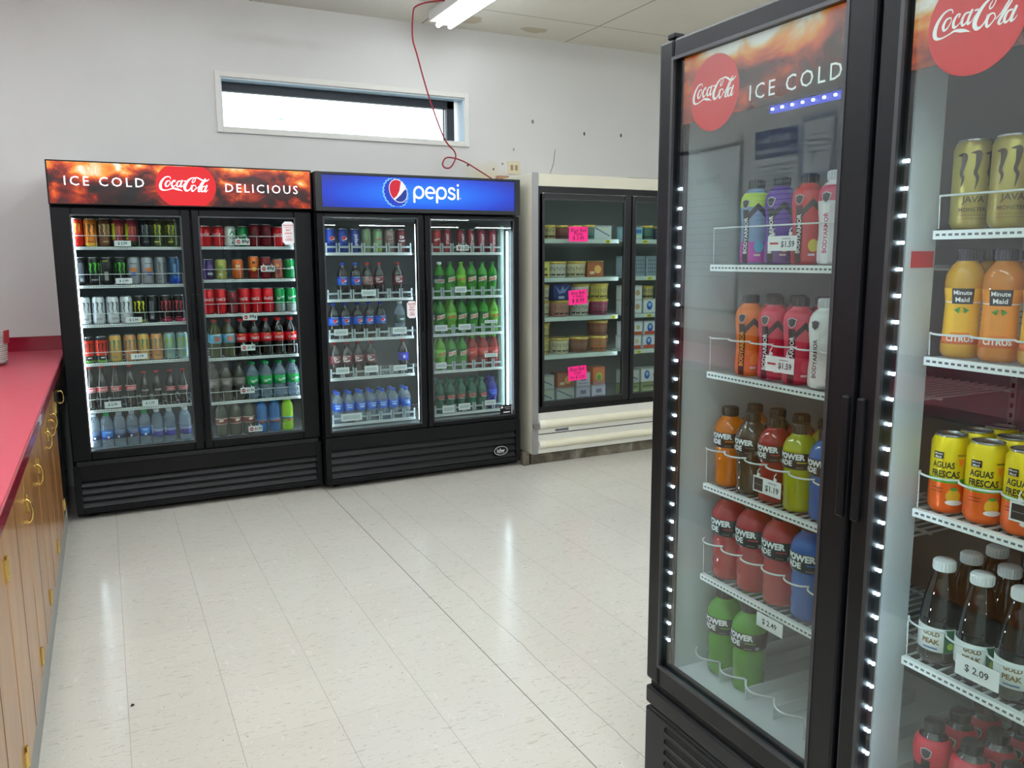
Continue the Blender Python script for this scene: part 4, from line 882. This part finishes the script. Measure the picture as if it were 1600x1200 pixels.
for j, (s_, c_) in enumerate(gl_): flat(q, s_, cx_, cz_+.002, -.006, pal(emat('globe%d' % j, c_, .8)), 2+j)
q.build('bottle_cap_emblem', pal.l, sg)
q = MB(); flat(q, g_pepsi_word(.318), .788, 1.896, -.006, 0); q.build('sign_lettering', letterw, sg); q = MB(); flat(q, g_ring(.004, .001), .957, 1.868, -.006, 0); q.build('registered_mark', letterw, sg)
grille(rb, .0, 1.398, .04, .345, 4, top=.085)
bd = MB(); slab(bd, g_disc(.056, .036), 0, 0, 0, .003, 0); flat(bd, g_ring(.053, .004, .033), 0, 0, -.003, 1); flat(bd, g_text('ıdw' if False else 'idw', w=.060, bold=.02), 0, .002, -.003, 1); flat(bd, g_rect(.05, .0015), 0, -.017, -.003, 1)
o = bd.build('oval_badge', [blackg, mat('badge_silver', (205, 205, 205), .3, .3)], rb); o.location = (1.242, -.0005, .128)
led_bar(rb, .052, .075, .40, 1.70); led_bar(rb, .666, .060, .40, 1.70, .014); led_bar(rb, 1.335, .062, .40, 1.66, .012)
MB().box(.685, .055, .38, .715, .09, 1.74).build('centre_mullion', liner, rb)
MB().box(1.300, .10, .40, 1.326, .14, 1.70).build('shelf_upright', frost, rb)
SB = [1.517, 1.222, .966, .713, .412]
for side, (x0, x1) in (('L', (.072, .648)), ('R', (.785, 1.312))):
    for j, z in enumerate(SB): shelf(rb, x0, x1, .098, .60, z, 'plastic')
LB, RB = 'left half of blue-sign cooler', 'right half of blue-sign cooler'
rows(B, SB, [
 Z('pepsi pepsi pepsiv dewdiet dewcan drdiet dr', [.119, .198, .277, .352, .428, .508, .586]),
 Z('pepsib pepsib drdb drb drb', [.190, .274, .353, .432, .560]),
 Z('pepsib pepsib pepsib pepsib pepsib clearb', [.120, .198, .278, .356, .434, .568]),
 Z('drb drb drb drb grape', [.120, .198, .276, .358, .586]),
 Z('watb watb watb watb watb watb watb', [.128, .204, .279, .354, .430, .506, .596])],
 .145, LB, '', '', [1, 1, 1, 1, 2])
rows(B, SB, [
 Z('redcan startp start start startp startp', [.840, .916, 1.018, 1.092, 1.172, 1.256]),
 Z('dewdietb dewb dewlime dewb dewb dewb', [.856, .936, 1.018, 1.098, 1.178, 1.256]),
 Z('dewb dewlime dewb dewb dewb dewlime', [.858, .940, 1.022, 1.104, 1.186, 1.266]),
 Z('dewlime dewb dewb redb redb redb', [.856, .936, 1.018, 1.098, 1.180, 1.264]),
 Z('tealb tealb tealb tealb tealb bluesoda', [.844, .924, 1.006, 1.086, 1.164, 1.246])],
 .145, RB, '', '', [1, 1, 2, 2, 2])
i = 0
for (x, z, w, h, s_) in ((.340, 1.280, .095, .040, 'second shelf, left half'), (.150, 1.032, .09, .041, 'third shelf far left'), (.545, 1.028, .098, .043, 'third shelf right end, left half'), (.152, .784, .086, .042, 'fourth shelf far left'), (.344, .784, .09, .044, 'fourth shelf centre, left half'), (.542, .776, .092, .036, 'fourth shelf right end, left half'), (.20, .478, .14, .05, 'bottom shelf, left half'),
        (.990, 1.287, .085, .040, 'second shelf, right half'), (.842, 1.030, .09, .04, 'third shelf left end, right half'), (1.015, 1.030, .09, .04, 'third shelf centre, right half'), (1.218, 1.050, .1, .02, 'third shelf right end, right half'), (.836, .772, .08, .04, 'fourth shelf left end, right half'), (1.215, .816, .1, .026, 'fourth shelf right end, right half'), (.885, .470, .09, .05, 'bottom shelf left end, right half'), (1.005, .475, .09, .045, 'bottom shelf centre, right half'), (1.206, .482, .085, .035, 'bottom shelf right end, right half')):
    tag_(B, x, z, w, h, .088, f'blank grey shelf tag, {s_} of blue-sign cooler', '', 4, group='shelf tags in the blue-sign cooler')
tag_(B, 1.008, 1.566, .09, .036, .088, 'white and red price tag on top shelf, blue-sign cooler right half', '1.25', 2)
sticker(B, .607, 1.147, .068, .112, BAL, 'white sticker with red lettering on blue-sign cooler left door glass')
t = link('sticker', None, None, 'black label at lower right of blue-sign cooler right door glass', 'sticker'); t.matrix_world = B['M'] @ Matrix.Translation((1.296, .0114, .418))
MB().box(-.05, -.0006, -.034, .05, 0, .034).build('backing', blackg, t); q = MB(); pal = Pal()
for s_, c_ in g_globe(.009): flat(q, s_, -.037, .018, -.0006, pal(c_), 1)
flat(q, g_rect(.05, .004), .008, .018, -.0006, pal(inkg)); flat(q, g_rect(.04, .003), .008, .006, -.0006, pal(inkg)); flat(q, g_rect(.05, .008), 0, -.018, -.0006, pal(tagw)); flat(q, g_rect(.012, .06), .043, 0, -.0006, pal(inkg)); q.build('print', pal.l, t)
# ---- the cream freezer
Fz = frame_of(2.6726, 5.0009, 0)
rf = thing('display_freezer', 'cream upright glass-door freezer standing against the back wall', 'freezer', (2.6726, 5.0009, 0))
FW = 3.13
q = MB(); q.box(0, .0, .078, .050, .895, 2.05); q.box(FW-.05, 0, .078, FW, .895, 2.05); q.box(.05, .0, 1.966, FW-.05, .895, 2.05); q.box(.05, .82, .078, FW-.05, .895, 1.966); q.box(.05, .06, .078, FW-.05, .82, .40); q.build('cabinet_shell', cream, rf, .004)
MB().box(-.002, -.006, .078, .047, -.0005, 2.056).build('corner_trim', mat('brushed_trim', (150, 150, 150), .4, .6), rf, .002)
q = MB(); q.ring(.050, .378, FW-.05, 1.965, .030, .0, .05, 0, wb=.035, wt=.043); 
for x in (.832, 1.612, 2.39): q.box(x-.012, .012, .41, x+.012, .06, 1.925)
q.build('door_surround', blackg, rf)
MB().ring(.052, .402, FW-.052, 1.964, .01, .055, .80).build('inner_liner', liner, rf)
MB().box(.052, .80, .402, FW-.052, .818, 1.964).build('back_liner', mat('freezer_back', (130, 134, 134), .5), rf)
doors(rf, [(.055, .826, .096, .766, 1), (.838, 1.606, .868, 1.530, -1), (1.618, 2.384, 1.66, 2.34, 1), (2.396, 3.074, 2.43, 3.03, -1)], .415, 1.921, .459, 1.877, .03, mat('freezer_door', (20, 21, 23), .35), (1.12, 1.16))
q = MB(); q.box(.050, .0, .080, FW-.05, .059, .377); q.build('base_panel', mat('base_cream', (214, 214, 204), .45), rf)
for z0, z1 in ((.258, .322), (.112, .172)):
    q = MB(); q.cyl((.062, .004, (z0+z1)/2), (FW-.06, .004, (z0+z1)/2), (z1-z0)/2, 18, 0); q.cyl((.052, .004, (z0+z1)/2), (.10, .004, (z0+z1)/2), (z1-z0)/2+.002, 18, 1)
    q.build('bumper_rail', [mat('bumper_cream', (222, 218, 194), .35), mat('bumper_end', (226, 224, 208), .4)], rf)
MB().box(.05, -.002, .218, FW-.05, .002, .224).build('panel_seam', blackd, rf)
MB().box(.19, -.003, .232, .30, .0, .248).build('vent_slot', mat('slot_grey', (96, 98, 108), .5), rf)
q = MB(); q.cyl((.02, -.03, .29), (.02, .0, .29), .022, 12); q.build('trim_cap', mat('cap_grey', (110, 108, 106), .6), rf)
MB().box(.0, .02, .0005, FW, .80, .0775).build('kick_plate', m_dirty, rf)
for x0, x1 in ((.10, .80), (.87, 1.585), (1.65, 2.35)):
    for j, z in enumerate((1.612, 1.335, 1.05, .772)):
        q = MB(); q.box(x0, .12, z-.030, x1, .132, z); q.box(x0, .132, z-.012, x1, .72, z-.002); q.build('freezer_shelf', mat('shelf_pale', (196, 208, 200), .4), rf)
led_bar(rf, .81, .07, .5, 1.85, .008)
MB().box(.06, .085, 1.90, FW-.06, .11, 1.915).build('led_bar', emat('freezer_led', (240, 245, 240), 6), rf)
def tub(base, band=None, r=.078, h=.117):
    mb = MB(); pal = Pal(); b = pal(cmat(base, .5)); g2 = pal(cmat((214, 184, 84), .3, .5)); pr = [(0, 0), (r*.9, 0), (r*.92, .002), (r, h*.84)]
    mb.lathe(pr, 24, b); Rf = radius([(r*.92, 0), (r, h*.84)])
    for a in (-1.0, -.5, .05, .55, 1.05):
        wrap(mb, g_poly((-.017, .006), (-.012, .010), (.008, .009), (.013, .013), (.018, .010), (.016, .004), (.011, .003), (.010, -.008), (.006, -.008), (.006, .0), (-.009, -.001), (-.010, -.008), (-.014, -.008), (-.014, .002)), Rf, .016, a, pal((50, 34, 26)), 1)
        wrap(mb, g_text('N', h=.032), Rf, .062, a, pal((128, 116, 96)), 1)
    wrap(mb, g_rect(.13, .0015), Rf, .036, 0, pal((120, 100, 70)), 1)
    if band: wrap(mb, g_rect(.06, h*.66), Rf, h*.46, random.choice((-.7, .7)), pal(band), 2)
    l = MB().lathe([(r*1.0, h*.82), (r*1.05, h*.83), (r*1.05, h*.985), (r*1.0, h), (0, h)], 24)
    return [('body', mb.mesh('tub_body', pal.l)), ('lid', l.mesh('tub_lid', [cmat((206, 178, 88), .32, .5)]))]
def carton(w, h, dd, base, spots):
    mb = MB(); pal = Pal(); mb.box(-w/2, -dd/2, 0, w/2, dd/2, h, pal(cmat(base, .5)))
    for vf, x, z, c_ in spots: flat(mb, vf, x, z, -dd/2, pal(c_), spots.index((vf, x, z, c_)))
    m1 = mb.mesh('carton_body', pal.l); q = MB().box(-w/2-.0008, -dd/2-.0008, h-.012, w/2+.0008, dd/2+.0008, h+.0008)
    return [('body', m1), ('lid', q.mesh('carton_lid', [cmat(tuple(int(v*.88) for v in base), .5)]))]
K('t_cream', 'ice_cream_tub', 'tub', tub((206, 196, 160)), 'cream-coloured ice cream tub')
K('t_pink', 'ice_cream_tub', 'tub', tub((198, 140, 126)), 'pink ice cream tub')
K('t_mag', 'ice_cream_tub', 'tub', tub((150, 40, 84)), 'magenta ice cream tub')
K('t_gold', 'ice_cream_tub', 'tub', tub((196, 178, 84)), 'gold ice cream tub')
K('t_brown', 'ice_cream_tub', 'tub', tub((126, 62, 34)), 'brown ice cream tub')
K('t_org', 'ice_cream_tub', 'tub', tub((170, 98, 40)), 'orange-brown ice cream tub')
K('t_white', 'ice_cream_tub', 'tub', tub((212, 208, 194)), 'white ice cream tub')
K('t_blue', 'ice_cream_tub', 'tub', tub((60, 84, 140)), 'blue ice cream tub')
K('t_pint', 'ice_cream_tub', 'tub', tub((190, 176, 120), None, .048, .10), 'small cream ice cream pint')
K('t_teal', 'ice_cream_tub', 'tub', tub((50, 120, 110), None, .050, .105), 'small teal ice cream pint')
K('t_dk', 'ice_cream_tub', 'tub', tub((60, 80, 110), None, .048, .10), 'small dark blue ice cream pint')
K('t_rp', 'ice_cream_tub', 'tub', tub((130, 60, 60), None, .048, .10), 'small dark red ice cream pint')
K('c_blue', 'ice_cream_carton', 'box', carton(.15, .115, .1, (36, 50, 108), [(g_poly((-.06, .04), (-.02, .0), (.0, .04), (.02, .01), (.06, .045), (.02, -.01), (-.03, -.02)), 0, .065, (120, 140, 190)), (g_rect(.05, .02), -.01, .02, (170, 175, 190))]), 'dark blue frozen-treat carton')
K('c_yel', 'ice_cream_carton', 'box', carton(.10, .115, .1, (214, 206, 96), [(g_rect(.06, .02), 0, .06, (110, 120, 60)), (g_rect(.07, .015), 0, .02, (80, 50, 40))]), 'yellow frozen-treat carton')
K('c_org', 'ice_cream_carton', 'box', carton(.14, .11, .1, (160, 86, 44), [(g_disc(.03), .02, .055, (220, 170, 90)), (g_rect(.04, .02), -.03, .03, (220, 200, 170))]), 'orange-brown frozen-treat carton')
K('c_wb', 'ice_cream_carton', 'box', carton(.17, .105, .1, (214, 218, 220), [(g_disc(.026, .034), -.03, .055, (30, 80, 170)), (g_disc(.014, .016), -.03, .062, (150, 190, 230)), (g_rect(.165, .026), 0, .014, (190, 74, 40)), (g_disc(.018), .045, .06, (206, 186, 130))]), 'white orange-banded carton with blue oval')
K('c_wb2', 'ice_cream_carton', 'box', carton(.17, .105, .1, (216, 218, 214), [(g_disc(.026, .034), -.03, .055, (30, 80, 170)), (g_disc(.014, .016), -.03, .062, (150, 190, 230)), (g_disc(.022), .045, .05, (190, 160, 120))]), 'white carton with blue oval')
K('c_lil', 'ice_cream_carton', 'box', carton(.12, .10, .1, (190, 186, 200), [(g_rect(.05, .03), 0, .055, (120, 110, 140)), (g_rect(.09, .008), 0, .02, (150, 140, 160))]), 'pale lilac frozen-treat carton')
K('c_grey', 'ice_cream_carton', 'box', carton(.15, .10, .1, (176, 182, 180), [(g_poly((-.07, .04), (.06, -.02), (.06, -.03), (-.07, .03)), 0, .05, (90, 92, 90)), (g_rect(.05, .006), .02, .08, (200, 190, 90))]), 'grey and white frozen-treat carton')
K('c_tropic', 'ice_cream_carton', 'box', carton(.105, .135, .1, (196, 96, 34), [(g_disc(.03, .035), 0, .06, (170, 180, 60)), (g_disc(.018, .022), 0, .055, (80, 120, 50)), (g_rect(.1, .02), 0, .015, (150, 110, 110))]), 'orange carton with green fruit picture')
K('c_lat', 'ice_cream_carton', 'box', carton(.09, .15, .1, (150, 166, 172), [(g_rect(.004, .13), x_, .075, (60, 80, 100)) for x_ in (-.03, -.01, .01, .03)]+[(g_rect(.08, .004), 0, z_, (60, 80, 100)) for z_ in (.03, .06, .09, .12)]), 'pale blue lattice-patterned carton')
K('c_gn', 'ice_cream_carton', 'box', carton(.15, .09, .1, (150, 160, 110), [(g_rect(.12, .012), 0, .06, (90, 110, 60)), (g_rect(.12, .012), 0, .03, (196, 200, 160))]), 'olive green frozen-treat carton')
K('c_wblu', 'ice_cream_carton', 'box', carton(.075, .095, .1, (150, 190, 200), [(g_rect(.06, .03), 0, .06, (50, 110, 170)), (g_rect(.06, .01), 0, .02, (226, 220, 120))]), 'light blue frozen-treat carton')
def fz(items, z, d, where, lvl=''):
    for i_, (k_, x) in enumerate(items): drink(k_, Fz, x, d, z+.0012, f'{KIND[k_][3]}, {ORD[i_]}, {lvl}{where}', 'frozen treats in the cream freezer', rot=0 if k_[0] == 'c' else None)
D1, D2 = 'freezer left door', 'freezer second door'
fz(Z('t_dk t_pint t_rp t_pint t_teal c_grey', [.165, .275, .385, .50, .615, .71]), 1.612, .25, 'top shelf, '+D1)
fz(Z('c_yel t_white t_cream c_org t_blue', [.19, .32, .487, .635, .72][:4]+[.735][:0]), 1.335, .23, 'second shelf, '+D1)
fz([('t_blue', .72)], 1.335, .35, 'second shelf right, '+D1)
fz(Z('t_cream t_pink t_white t_mag', [.185, .355, .525, .695]), 1.05, .24, 'third shelf, '+D1, 'lower, ')
fz([('t_cream', .185)], 1.05+.118, .24, 'third shelf, '+D1, 'upper, ')
drink('c_blue', Fz, .345, .22, 1.05+.1195, 'dark blue frozen-treat carton atop pink tub, third shelf, freezer left door', 'frozen treats in the cream freezer', 0)
drink('t_white', Fz, .525, .24, 1.05+.1195, 'white ice cream tub stacked on another, third shelf, freezer left door', 'frozen treats in the cream freezer')
drink('t_gold', Fz, .695, .24, 1.05+.1195, 'gold ice cream tub atop magenta tub, third shelf, freezer left door', 'frozen treats in the cream freezer')
fz(Z('t_gold t_cream t_brown t_org', [.185, .355, .525, .695]), .772, .24, 'fourth shelf, '+D1, 'lower, ')
drink('t_gold', Fz, .185, .24, .772+.1195, 'gold ice cream tub stacked on another, fourth shelf, freezer left door', 'frozen treats in the cream freezer')
drink('t_brown', Fz, .695, .24, .772+.1195, 'brown ice cream tub atop orange-brown tub, fourth shelf, freezer left door', 'frozen treats in the cream freezer')
fz(Z('c_grey c_grey c_lil c_lil', [.20, .375, .53, .67]), .413, .22, 'bottom layer, '+D1)
fz(Z('c_grey c_org c_lil', [.20, .375, .53]), .413+.103, .22, 'middle layer at floor, '+D1)
fz([('c_tropic', .67)], .413+.103, .22, 'bottom right of '+D1)
fz(Z('c_wblu c_wblu t_teal t_dk', [.92, 1.01, 1.12, 1.24]), 1.612, .22, 'top shelf, '+D2)
fz(Z('c_lat c_lat c_lat c_yel', [.925, 1.03, 1.14, 1.26]), 1.335, .22, 'second shelf, '+D2)
fz(Z('c_wb2 c_wb2', [.97, 1.16]), 1.05, .22, 'third shelf, '+D2, 'lower, ')
fz(Z('c_wb2 t_pint', [.97, 1.14]), 1.05+.107, .22, 'third shelf, '+D2, 'upper, ')
fz(Z('c_wb c_wb', [.97, 1.16]), .772, .22, 'fourth shelf, '+D2, 'lower, ')
fz(Z('c_wb c_wb', [.98, 1.17]), .772+.107, .22, 'fourth shelf, '+D2, 'upper, ')
fz(Z('c_gn c_gn', [.97, 1.14]), .413, .22, 'bottom layer, '+D2); fz(Z('c_grey c_wb2', [.97, 1.15]), .413+.0925, .22, 'second layer from floor, '+D2)
for (x, z, s_) in ((.70, 1.609, 'top shelf, left door'), (.92, 1.609, 'top shelf, second door left'), (1.04, 1.609, 'top shelf, second door middle'), (.93, 1.332, 'second shelf, second door left'), (1.09, 1.332, 'second shelf, second door middle'), (.76, 1.047, 'third shelf, left door right end'), (1.09, 1.047, 'third shelf, second door'), (1.00, .769, 'fourth shelf, second door')):
    t = thing('price_tag', f'yellow shelf price tag, {s_} of cream freezer', 'price tag', Fz['M'] @ Vector((x, .1195, z-.026)), 0, 'yellow tags in the freezer')
    MB().box(-.02, -.0012, 0, .02, 0, .024).build('card', cmat((222, 214, 40), .5), t); q = MB(); flat(q, g_rect(.03, .004), 0, .015, -.0012, 0); flat(q, g_rect(.02, .003), 0, .007, -.0012, 0); q.build('print', inkd, t)
m_pink = mat('neon_pink_paper', (255, 32, 138), .6)
for nm, cz_, tilt, lines in (('upper', 1.644, .0, (('Blue Bell', .028, .13), ('Pints', .002, .07), ('$ 3.49', -.030, .09))), ('middle', 1.197, .05, (('Blue Bell', .032, .11), ('½ Gallon', .008, .09), ('$ 8.99', -.026, .10))), ('lower', .645, .05, (('Blue Bell', .030, .12), ('Cups', .002, .06), ('for $ 2.50', -.030, .12)))):
    t = thing('paper_note', f'neon pink handwritten note, {nm} of three on the left freezer door', 'note', (3.053, 5.0009+.0114, cz_)); t.rotation_euler = (0, -tilt, 0)
    MB().box(-.078, -.0008, -.052, .078, 0, .052).build('paper', m_pink, t); q = MB()
    for s_, zz, ww in lines: flat(q, g_text(s_, w=ww), 0, zz, -.0008, 0)
    q.build('handwriting', inkd, t)
# ---- the near cooler
G = frame_of(1.2644, 1.70, -math.pi/2-.0137)
rg = thing('beverage_cooler', 'black drinks cooler nearest the camera with full-height glass doors', 'refrigerator', (1.2644, 1.70, 0), -math.pi/2-.0137)
NW = 1.335
cabinet(rg, NW, .76, 1.985, 0, .05, .045, NW-.045, .362, 1.955, .62, lin_=mat('near_liner', (205, 210, 214), .45), back=mat('near_back', (112, 118, 124), .5))  # back panel coloured darker than the sides for the dark seen behind reflections
doors(rg, [(.0, .642, .056, .576, 1), (.652, NW, .698, 1.285, -1)], .335, 1.998, .392, 1.950, .045, mat('near_frame', (12, 14, 18), .36, spec=.28), (.98, 1.22))
MB().box(.03, .0, 1.9985, .06, .03, 2.012).build('hinge_cap', black, rg, .003)
MB().box(.01, .012, .313, NW-.01, .05, .334).build('door_sill', blackd, rg)
q = MB(); q.box(.0, .0, .032, NW, .05, .250); q.box(0, 0, .262, NW, .05, .312); q.box(.018, 0, .250, NW, .05, .262)
q.build('base_panel', mat('near_base', (28, 30, 33), .42, spec=.3), rg, .006)
q = MB()
for j in range(6):
    z = .228-.033*j; q.box(.095, -.0012, z-.008, NW-.095, .002, z+.006, 0); q.cyl((.095, .0005, z-.001), (.096, .0005, z-.001), .007, 8, 0)
    q.box(.095, -.004, z-.0125, NW-.095, .001, z-.009, 1)
q.build('vent_slot', [blackd, mat('near_slot_edge', (44, 45, 47), .4)], rg)
for (a, b, cx_, tcx, tw) in ((.075, .577, .187, .430, .250), (.735-.03, 1.285, .818, 1.075, .250)):
    sp = MB().box(a, .0185, 1.797, b, .0215, 1.949).build('door_banner', cola_dim, rg)
    q = MB(); slab(q, g_disc(.084, n=48), cx_, 1.852, .0182, .0004, 0); q.build('red_disc', disc_dim, sp)
    q = MB(); flat(q, g_script(.150), cx_, 1.857, .0177, 0); q.build('script_lettering', let_dim, sp)
    q = MB(); flat(q, g_text('ICE COLD', w=tw, sp=1.3), tcx, 1.830, .018, 0); q.build('banner_lettering', let_dim, sp)
    q = MB(); q.box(cx_+.165, .032, 1.782, b, .044, 1.796); q.build('led_channel', ledblue, rg)
    q = MB()
    for i in range(12):
        x = cx_+.175+i*.028
        if x < b: q.box(x-.0022, .029, 1.787, x+.0022, .032, 1.791)
    q.build('led_dot', emat('led_dot_top', (225, 232, 255), 14), rg, kind='stuff')
for x in (.0592, .7012, 1.2818):
    q = MB()
    for i in range(26): z = .46+i*.0475; q.box(x-.002, .029, z-.0025, x+.002, .033, z+.0025)
    q.build('led_dot', leddot, rg, kind='stuff')
MB().box(.676, .054, .39, .684, .062, 1.78).build('led_bar', emat('near_led', (225, 238, 255), 4), rg)
MB().box(.040, .0458, .37, .0555, .0535, 1.97).build('inner_door_strip', mat('dark_inner_strip', (34, 32, 34), .5), rg)
MB().box(.648, .055, .38, .690, .135, 1.95).build('centre_divider', mat('divider_grey', (188, 194, 198), .45), rg)
MB().box(.6905, .07, 1.46, .6915, .13, 1.49).build('red_label', mat('red_label', (196, 30, 44), .5), rg)
q = MB(); q.box(-.008, .20, .40, .008, .215, 1.78, 0)
for i in range(60): z = .42+i*.0226; q.box(-.003, .198, z, .003, .2005, z+.010, 1)
up = q.mesh('shelf_upright', [mat('upright_grey', (150, 152, 154), .45), blackd])
for x in (.072, .60, .71, 1.27): link('shelf_upright', up, rg, loc=(x, .35 if x in (.072, .71) else .35, 0))
SG = {'L': [1.462, 1.190, .893, .643], 'R': [1.527, 1.295, 1.000, .695]}
for side, (x0, x1) in (('L', (.080, .600)), ('R', (.700, 1.270))):
    for j, z in enumerate(SG[side]): shelf(rg, x0, x1, .112, .56, z, ('flat' if j == 0 else 'wire'), ({'L': (.09, .09, .10, .10), 'R': (.062, .045, .075, .085)})[side][j], True)
q = MB()
for i in range(6):
    x0 = .115+i*.0975
    P = [(x0-.046+.092*t/8, .118-.03*math.sin(math.pi*t/8), .425) for t in range(9)]; q.tube(P, .0025, 5)
    q.tube([(x0+.047, .118, .425), (x0+.047, .125, .372)], .002, 4); q.box(x0+.046, .12, .368, x0+.048, .5, .40)
q.build('bottle_guide', wire, rg)
NL, NR = 'left door of near cooler', 'right door of near cooler'
row(G, 1.462, Z('ba_lime ba_purple ba_red ba_white', [.185, .268, .352, .428]), .158, 'top shelf, '+NL, 'sports drinks on the near cooler top shelf', rows=1)
row(G, 1.190, Z('ba_orange ba_pink ba_pink ba_coco', [.182, .262, .343, .420]), .158, 'second shelf, '+NL, 'sports drinks on the near cooler second shelf', rows=2)
row(G, .893, Z('pw_orange pw_clear pw_red pw_yellow pw_blue', [.121, .202, .282, .362, .442]), .160, 'third shelf, '+NL, 'sports drinks on the near cooler third shelf', rows=2, step=.082)
row(G, .643, Z('pw_redL pw_redL pw_redL pw_blueL', [.128, .221, .314, .407]), .164, 'fourth shelf, '+NL, 'large sports drinks on the near cooler fourth shelf', rows=2, step=.094)
row(G, .3665, Z('pw_greenL pw_greenL', [.115, .2125]), .170, 'bottom shelf, '+NL, 'large green sports drinks in the near cooler', rows=2, step=.094, skip=((1, 1),))
row(G, 1.527, Z('java java javap java', [.738, .810, .882, .954]), .156, 'top shelf, '+NR, 'coffee drink cans in the near cooler', rows=1)
row(G, 1.295, Z('jy jo jy jo', [.740, .813, .886, .960]), .158, 'second shelf, '+NR, 'juice bottles in the near cooler', rows=2)
row(G, 1.000, Z('agua agua agua agua', [.738, .810, .882, .954]), .156, 'third shelf, '+NR, 'juice cans in the near cooler', rows=3)
row(G, .695, Z('tea tea tea tea', [.742, .819, .896, .973]), .160, 'fourth shelf, '+NR, 'tea bottles in the near cooler', rows=3, step=.08)
row(G, .3665, Z('ba_black ba_black ba_black ba_black', [.745, .825, .905, .985]), .165, 'bottom shelf, '+NR, 'black and red bottles in the near cooler', rows=3, step=.078)
tag_(G, .334, 1.527, .088, .033, .103, 'white printed price tag, top shelf, left door of near cooler', '$1.59', 0)
tag_(G, .347, 1.257, .088, .036, .099, 'white printed price tag, second shelf, left door of near cooler', '$1.59', 0)
tag_(G, .325, .966, .090, .038, .099, 'white price tag with black square, third shelf of near cooler', '$1.19', 3)
tag_(G, .347, .628, .086, .034, .106, 'white handwritten price tag under fourth shelf, left of near cooler', '$ 2.49', 1)
tag_(G, .865, .762, .082, .038, .096, 'white handwritten price tag on tea shelf, right of near cooler', '$ 2.09', 1)
tag_(G, .940, 1.072, .088, .034, .096, 'white price tag with black square on yellow can shelf, near cooler', '$1.79', 3)
# ------------------------------------------------------------------ cord, outlet and small things
m_cord = mat('red_cord', (150, 30, 44), .45)
P = [(2.62, 5.05, H-.012), (2.40, 5.18, H-.010), (2.14, 5.34, H-.012), (2.03, 5.44, H-.03), (2.03, 5.52, 3.12), (2.06, 5.62, 3.00), (2.105, 5.66, 2.90), (2.21, 5.72, 2.64), (2.34, 5.76, 2.36), (2.43, 5.78, 2.27), (2.44, 5.79, 2.215), (2.405, 5.80, 2.155), (2.36, 5.80, 2.15), (2.345, 5.81, 2.18), (2.38, 5.82, 2.225), (2.46, 5.83, 2.225), (2.56, 5.84, 2.195), (2.72, 5.86, 2.12), (2.84, 5.87, 2.065), (2.93, 5.875, 2.08)]
MB().tube(catmull([tuple(p) for p in P], 6), .0055, 8).build('power_cord', m_cord, None, label='thin red power cord hanging from ceiling across window to outlet', cat='cord')
P = [(2.64, 5.83, 2.05), (2.60, 5.80, 2.03), (2.56, 5.74, 2.014), (2.50, 5.68, 2.014), (2.40, 5.6, 2.014)]
q = MB().tube(catmull(P, 6), .006, 8); P2 = [(a+.02, b-.05, c+(.006 if i < 3 else 0)) for i, (a, b, c) in enumerate(P)]; q.tube(catmull(P2, 6), .006, 8)
q.build('power_cord', m_cord, None, label='red cord ends lying on top of the blue-sign cooler', cat='cord')
t = thing('wall_outlet', 'beige wall outlet above the cream freezer', 'outlet', (2.998, YF, 2.187))
MB().box(-.054, -.008, -.050, .054, -.0005, .050).build('cover_plate', mat('beige_plate', (206, 196, 164), .5), t, .003)
q = MB()
for x in (-.02, .02): q.box(x-.012, -.0095, -.02, x+.012, -.008, .022); 
q.build('socket', mat('socket_dirty', (150, 128, 100), .6), t, .001)
MB().box(2.83, 5.86, 2.085, 2.93, 5.912, 2.118).build('plug_adapter', mat('brown_plug', (160, 120, 96), .6), None, .006, label='brown plug adapter at the cord end below the wall outlet', cat='adapter')
MB().tube([(3.28, 5.915, 2.08), (3.33, 5.914, 2.16), (3.36, 5.915, 2.24), (3.375, 5.915, 2.35)], .0022, 5).build('thin_wire', mat('dark_wire', (110, 108, 104), .6), None, label='thin grey wire on wall above the cream freezer', cat='wire')
MB().box(3.60, 5.2, 2.0515, 4.4, 5.34, 2.075).build('cable_channel', mat('dark_red_strip', (74, 36, 36), .5), None, .004, label='dark red strip lying on top of the cream freezer', cat='strip')
q = MB(); q.add([(0, 0, 0), (.012, .003, 0), (.014, .009, .003), (.003, .007, .004), (.006, .004, .009)], [(0, 1, 4), (1, 2, 4), (2, 3, 4), (3, 0, 4), (0, 3, 2, 1)])
q.build('floor_crumb', blackd, None, label='tiny dark crumb on the floor tiles near the cabinets', cat='debris', loc=(-.022, 2.818, .0005))
t = thing('metal_bracket', 'small grey metal bracket on floor between cooler and cream freezer', 'bracket', (2.625, 5.01, .0005))
MB().box(-.018, 0, 0, .030, .05, .095).build('plate', m_dirty, t, .002)
bpy.context.view_layer.update()
